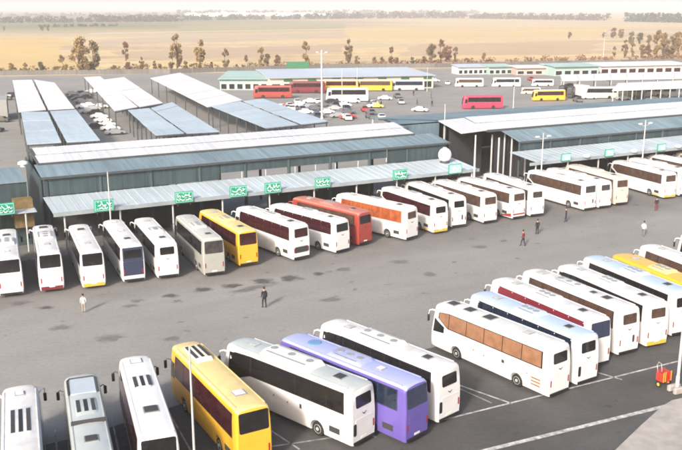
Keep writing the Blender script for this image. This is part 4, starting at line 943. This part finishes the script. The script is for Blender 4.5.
DK = cloth('black', (.02, .02, .022)); WH = cloth('white', (.7, .68, .66)); GR = cloth('grey', (.2, .19, .19)); MR = cloth('maroon', (.2, .03, .04)); NV = cloth('navy', (.03, .04, .08)); TN = cloth('tan', (.4, .32, .24))
person(264.5, 308, 2, DK, DK, .6, 'person in black clothes walking across the open yard between the two rows', DK, 1.12)
person(84, 312.5, 0, WH, TN, .2, 'person in white behind the bus with the yellow trimmed tail', None, .98)
person(523, 246, 1, MR, DK, .9, 'person in a maroon top walking across the yard right of centre')
person(537, 234.5, 0, DK, DK, .3, 'person in black behind the bus with the red swoosh')
person(565.8, 222, 2, DK, NV, 1.2, 'person in dark clothes behind the left bus of the tight trio')
person(656, 211, 0, DK, MR, .1, 'person in black behind the chestnut windowed bus')
person(643, 236.5, 1, WH, GR, -.6, 'person in pale top and grey trousers near the right edge of the yard')
for (px, py, lab) in ((413.5, 96, 'far off person in black right of the cream building'), (417, 105, 'person in dark clothes beside the white car, far yard'), (432, 106.5, 'person at the right of a far pair in the yard'), (431, 98.5, 'person by the end of the cream building'), (381, 107, 'person beside the yellow car in the far lot')):
    person(px, py, random.randrange(3), random.choice([DK, NV]), DK, random.uniform(0, 6), lab, None, 1.1)

# ------------------------------------------------------------------ trees
def leafmat(name, c1, c2): return mat(name, c1, .85, noise=.5, nscale=.7, col2=c2, spec=.15)
LB = leafmat('autumn_brown_leaves', (.26, .18, .085), (.14, .10, .045)); LO = leafmat('ochre_leaves', (.38, .25, .10), (.21, .14, .055)); LG = leafmat('olive_leaves', (.16, .15, .06), (.08, .08, .035)); LR = leafmat('rust_leaves', (.27, .14, .08), (.14, .07, .04))
BARK = mat('bark', (.10, .07, .05), .9, noise=.4, nscale=4)
def tree_mesh(seed, kind):
    rnd = random.Random(seed); v = []; f = []; tr = MB(); tp = [(0, 0, 0)]; x = y = 0
    top = .55 if kind == 'round' else .85
    for k in range(1, 5): x += rnd.uniform(-.03, .03); y += rnd.uniform(-.03, .03); tp.append((x, y, top * k / 4))
    tr.tube(tp, [.028, .022, .018, .012, .005], 6)
    cl = []
    for k in range(15 if kind == 'tall' else 18):
        if kind == 'tall': z = rnd.uniform(.12, .97); r_ = .15 * math.sin(math.pi * min(1, (z - .08) / .95)) ** .7; a = rnd.uniform(0, 6.28); c = Vector((r_ * math.cos(a), r_ * math.sin(a), z)); s_ = rnd.uniform(.06, .10)
        else: z = rnd.uniform(.12, .93); r_ = .27 * math.sin(math.pi * min(1, z / .97)) ** .6 * rnd.uniform(.4, 1); a = rnd.uniform(0, 6.28); c = Vector((r_ * math.cos(a), r_ * math.sin(a), z)); s_ = rnd.uniform(.09, .15)
        cl.append((c, s_)); b0 = Vector(tp[min(4, max(1, int(z * 4)))]) ; b0.z = min(b0.z, z - .05)
        tr.tube([b0, b0.lerp(c, .5) + Vector((0, 0, .01)), c], [.010, .007, .003], 4)
    for c, s_ in cl:
        for _ in range(120):
            d = Vector((rnd.gauss(0, 1), rnd.gauss(0, 1), rnd.gauss(0, .9))); d = d.normalized() * s_ * rnd.uniform(.25, 1.1); p = c + d
            q = Matrix.Rotation(rnd.uniform(0, 6.28), 3, Vector((rnd.gauss(0, 1), rnd.gauss(0, 1), rnd.gauss(0, 1))).normalized()); l_ = rnd.uniform(.018, .036)
            b = len(v); v += [p + q @ Vector(w) * l_ for w in ((-1, -.5, 0), (1, -.6, 0), (.8, .6, .1), (-.7, .6, 0))]; f.append((b, b + 1, b + 2, b + 3))
    me = bpy.data.meshes.new('crown'); me.from_pydata(v, [], f); return tr.mesh('trunk', True), me
TM = {('round', i): tree_mesh(i, 'round') for i in range(5)}; TM.update({('tall', i): tree_mesh(20 + i, 'tall') for i in range(5)})
def tree(px, py, hpx, kind, lm, i, label, grp='trees on the edge of the dry plain', lean=0., wide=1.):
    p = at(px, py); dist = math.hypot(p.y, H); h_ = hpx * dist / FPX; tm, cm = TM[(kind, i % 5)]
    o = thing('tree' if hpx > 10 else 'bush', label, 'tree' if hpx > 10 else 'bush', p, (i * 1.7) % 6.28, grp); o.scale = (h_ * wide, h_ * wide, h_); o.rotation_euler.y = lean
    link('trunk', tm, BARK, o); link('crown', cm, lm, o)
T = [(12, 73, 10, 'round', LO, 'small ochre bush nearest the left edge'), (26, 73, 10, 'round', LO, 'wide ochre bush, second from the left edge'), (41, 73, 11, 'round', LG, 'olive bush, third from the left edge'), (56, 73, 7, 'round', LO, 'tiny pale bush left of the leaning tree'),
     (68, 74, 19, 'tall', LO, 'leaning orange brown tree left of the big pair'), (80, 72, 35, 'round', LO, 'big ochre tree, left and taller one of the pair'), (94, 74, 32, 'round', LB, 'big brown tree, right one of the pair'), (87, 74, 12, 'tall', LB, 'short tree under the big pair'),
     (114, 73, 8, 'round', LB, 'low brown bush right of the big pair'), (128, 73, 11, 'round', LB, 'brown bush below the lone far tree'), (142, 73, 15, 'tall', LB, 'slim brown tree above the left sheds'), (126, 61, 19, 'tall', LR, 'lone rust tree set back on the plain at the left'), (155, 72, 11, 'tall', LB, 'left of two small dark trees'), (160.5, 71.5, 8, 'tall', LB, 'right of two small dark trees'),
     (172, 71, 18, 'tall', LB, 'brown tree above the long white shed'), (177, 70, 33, 'tall', LO, 'tall thin ochre tree above the long white shed'), (186, 71, 10, 'round', LB, 'bush right of the tall thin ochre tree'), (201, 71, 30, 'tall', LO, 'tall ochre tree with a narrow crown'), (212, 70, 9, 'tall', LB, 'short tree right of the tall narrow ochre one'), (226, 70, 20, 'tall', LB, 'brown tree left of the green roofed building'),
     (246, 62, 7, 'round', LR, 'pale bush out on the plain'), (261, 67, 20, 'tall', LO, 'left of three trees beside the billboard'), (268, 67, 13, 'round', LB, 'middle of three trees beside the billboard'), (277, 67, 12, 'round', LR, 'right of three trees beside the billboard'), (306, 66, 23, 'tall', LO, 'thin tree just right of the billboard'),
     (348, 65, 24, 'tall', LB, 'tall brown tree behind the long cream building'), (357, 65, 9, 'round', LB, 'bush right of the tall tree behind the cream building'), (374, 65, 8, 'round', LB, 'left of two round bushes behind the cream building'), (382, 65, 8, 'round', LB, 'right of two round bushes behind the cream building'), (391, 65, 17, 'tall', LR, 'spindly rust tree behind the cream building'), (396, 65, 8, 'round', LR, 'rust bush by the spindly tree'),
     (412, 65, 8, 'round', LG, 'olive bush behind the end of the cream building'), (424, 64.5, 8, 'round', LR, 'rust bush above the end of the cream building'), (432, 62, 18, 'round', LB, 'left tree of the group above the kiosks'), (441, 61, 20, 'tall', LR, 'middle tree of the group above the kiosks'), (447, 62, 16, 'round', LR, 'low tree of the group above the kiosks'), (455, 61, 14, 'tall', LB, 'right tree of the group above the kiosks'),
     (484, 61, 8, 'round', LO, 'single ochre bush above the kiosks'), (569, 39, 7, 'round', LR, 'brown bush far out on the plain at the right'), (614, 57, 10, 'tall', LR, 'small tree left of the right hand grove'), (624, 58, 17, 'tall', LB, 'grove tree at its left end'), (632, 57, 15, 'tall', LO, 'second grove tree, ochre'), (641, 58, 13, 'round', LB, 'low tree inside the right grove'), (648, 57, 12, 'round', LR, 'low rust tree inside the right grove'), (656, 58, 26, 'tall', LO, 'tall ochre tree in the right grove'), (664, 59, 24, 'tall', LB, 'tall brown tree in the right grove'), (671, 57, 20, 'round', LB, 'broad brown tree at the right edge'), (678, 58, 25, 'tall', LO, 'tall ochre tree at the right edge'),
     (604, 38, 6, 'round', LR, 'left clump of the far bushes at the right'), (613, 38, 10, 'round', LR, 'bigger far bush at the right'), (621, 38, 9, 'round', LB, 'far bush beside the grove'), (631, 44, 12, 'round', LB, 'back row grove tree at the left'), (640, 44, 11, 'round', LG, 'olive tree in the back row of the grove'), (648, 45, 10, 'round', LB, 'low back row grove tree'), (655, 44, 9, 'round', LB, 'short back row grove tree'), (664, 45, 12, 'round', LO, 'ochre back row grove tree'), (676, 45, 12, 'round', LB, 'back row grove tree at the right edge'), (4, 31, 5, 'round', LO, 'yellowish far bush at the left edge'), (42, 31, 6, 'round', LG, 'left of two far dark bushes at the left'), (48, 31, 5, 'round', LG, 'right of two far dark bushes at the left')]
for i, (px, py, hp, k, lm, lab) in enumerate(T):
    tree(px, py, hp, k, lm, i, lab, lean=(-.35 if 'leaning' in lab else 0.), wide=.85 if k == 'tall' else (.8 if hp > 20 else 1.0))

# far tree belts and hazy town on the plain
TB = mat('far_tree_belt', (.055, .065, .035), .9, noise=.4, nscale=.03, obj_coord=False, spec=.1); TB2 = mat('far_brown_belt', (.12, .085, .06), .9, noise=.4, nscale=.03, obj_coord=False, spec=.1)
def belt(x0, y0, x1, y1, h_, m, dens=1., seed=0, gap=.12, thick=12):
    rnd = random.Random(seed); a = at(x0, y0); b = at(x1, y1); n_ = int((b - a).length / (h_ * .55) * dens); v = []; f = []
    for k in range(n_):
        u = k / n_
        if math.sin(u * 37 + seed) * .5 + math.sin(u * 91 + 2 * seed) * .5 > 1 - gap * 2: continue
        c = a.lerp(b, u) + Vector((0, rnd.uniform(-thick, thick), 0)); hh = h_ * rnd.uniform(.55, 1.1)
        for _ in range(44):
            p = c + Vector((rnd.gauss(0, hh * .33), rnd.gauss(0, hh * .33), hh * rnd.uniform(.05, 1))); q = Matrix.Rotation(rnd.uniform(0, 6.28), 3, Vector((rnd.gauss(0, 1), rnd.gauss(0, 1), rnd.gauss(0, 1))).normalized()); l_ = hh * rnd.uniform(.08, .17)
            i0 = len(v); l_ *= 1.35; v += [p + q @ Vector(w) * l_ for w in ((-1, -.6, 0), (1, -.7, 0), (.8, .7, .1), (-.7, .7, 0))]; f.append((i0, i0 + 1, i0 + 2, i0 + 3))
    me = bpy.data.meshes.new('belt'); me.from_pydata(v, [], f); return stuff(link('tree_belt', me, m))
def lbl(o, label): return tag(o, label, 'trees')
lbl(belt(-20, 23, 180, 21.5, 12, TB, 1.2, 1), 'dark green tree belt on the plain at the left'); lbl(belt(100, 21, 360, 18.5, 12, TB, 1., 5, .2), 'broken tree belt on the plain, left of centre'); lbl(belt(335, 18.5, 470, 18, 17, TB2, 1.2, 3), 'brown tree belt on the plain in the centre')
lbl(belt(470, 18.5, 610, 20.5, 14, TB2, 1.2, 4), 'brown tree belt right of centre'); lbl(belt(628, 21.5, 700, 23, 16, TB, 1.5, 6, .0), 'dense dark tree belt at the right edge'); lbl(belt(180, 15, 480, 14, 18, TB, .8, 8, .25), 'faint far tree line on the horizon')
lbl(belt(-20, 16.5, 200, 15, 10, TB2, .7, 9, .3), 'faint brown tree line far off at the left'); lbl(belt(40, 27, 120, 26, 4, TB, .7, 11, .3), 'thin scattered shrubs before the left tree belt')
tag(belt(-15, 73.5, 340, 66.5, 2.6, LB, .5, 15, .3, 3), 'low dry scrub along the outside of the perimeter wall', 'scrub'); tag(belt(340, 66.5, 700, 58, 2.6, LR, .5, 17, .3, 3), 'low rusty scrub behind the cream building and kiosks', 'scrub')
FB = mat('far_block', (.62, .60, .58), .8)
mb = MB(); rnd = random.Random(5)
for k in range(60):
    p = at(rnd.uniform(190, 330), rnd.uniform(13.5, 16.5)); w = rnd.uniform(12, 40); mb.box(p.x - w, p.x + w, p.y, p.y + 30, 0, rnd.uniform(5, 12))
tag(stuff(mb.obj('far_town', FB)), 'pale low buildings of a far town on the horizon', 'town')
# far hills
mb = MB(); vs = []; fs = []; n_ = 60; rnd = random.Random(2)
for k in range(n_ + 1):
    x = -9000 + 18000 * k / n_; hh = 25 + 28 * (math.sin(k * .31) + math.sin(k * .83 + 1) + 1.2) * .5
    vs += [(x, 12500, -1), (x, 13200, max(4, hh)), (x, 14200, -1)]
for k in range(n_):
    a = k * 3; fs += [(a, a + 3, a + 4, a + 1), (a + 1, a + 4, a + 5, a + 2)]
struct(link('hills', mesh_from('hills', vs, fs, None, True), mat('hill_soil', (.32, .26, .2), .9)))

# ------------------------------------------------------------------ haze
hz = MB().box(-9500, 9500, -700, 15200, -1.5, 90).obj('haze', None) if False else None
me = MB().box(-9500, 9500, -700, 15200, -1.5, 90).mesh('haze')
hm = bpy.data.materials.new('haze'); hm.use_nodes = True; n = hm.node_tree.nodes
n.remove(n['Principled BSDF']); pv = n.new('ShaderNodeVolumePrincipled'); pv.inputs['Color'].default_value = (1, .97, .965, 1); pv.inputs['Density'].default_value = .0003; pv.inputs['Anisotropy'].default_value = -.06
hm.node_tree.links.new(pv.outputs[0], n['Material Output'].inputs['Volume'])
stuff(link('haze', me, hm))
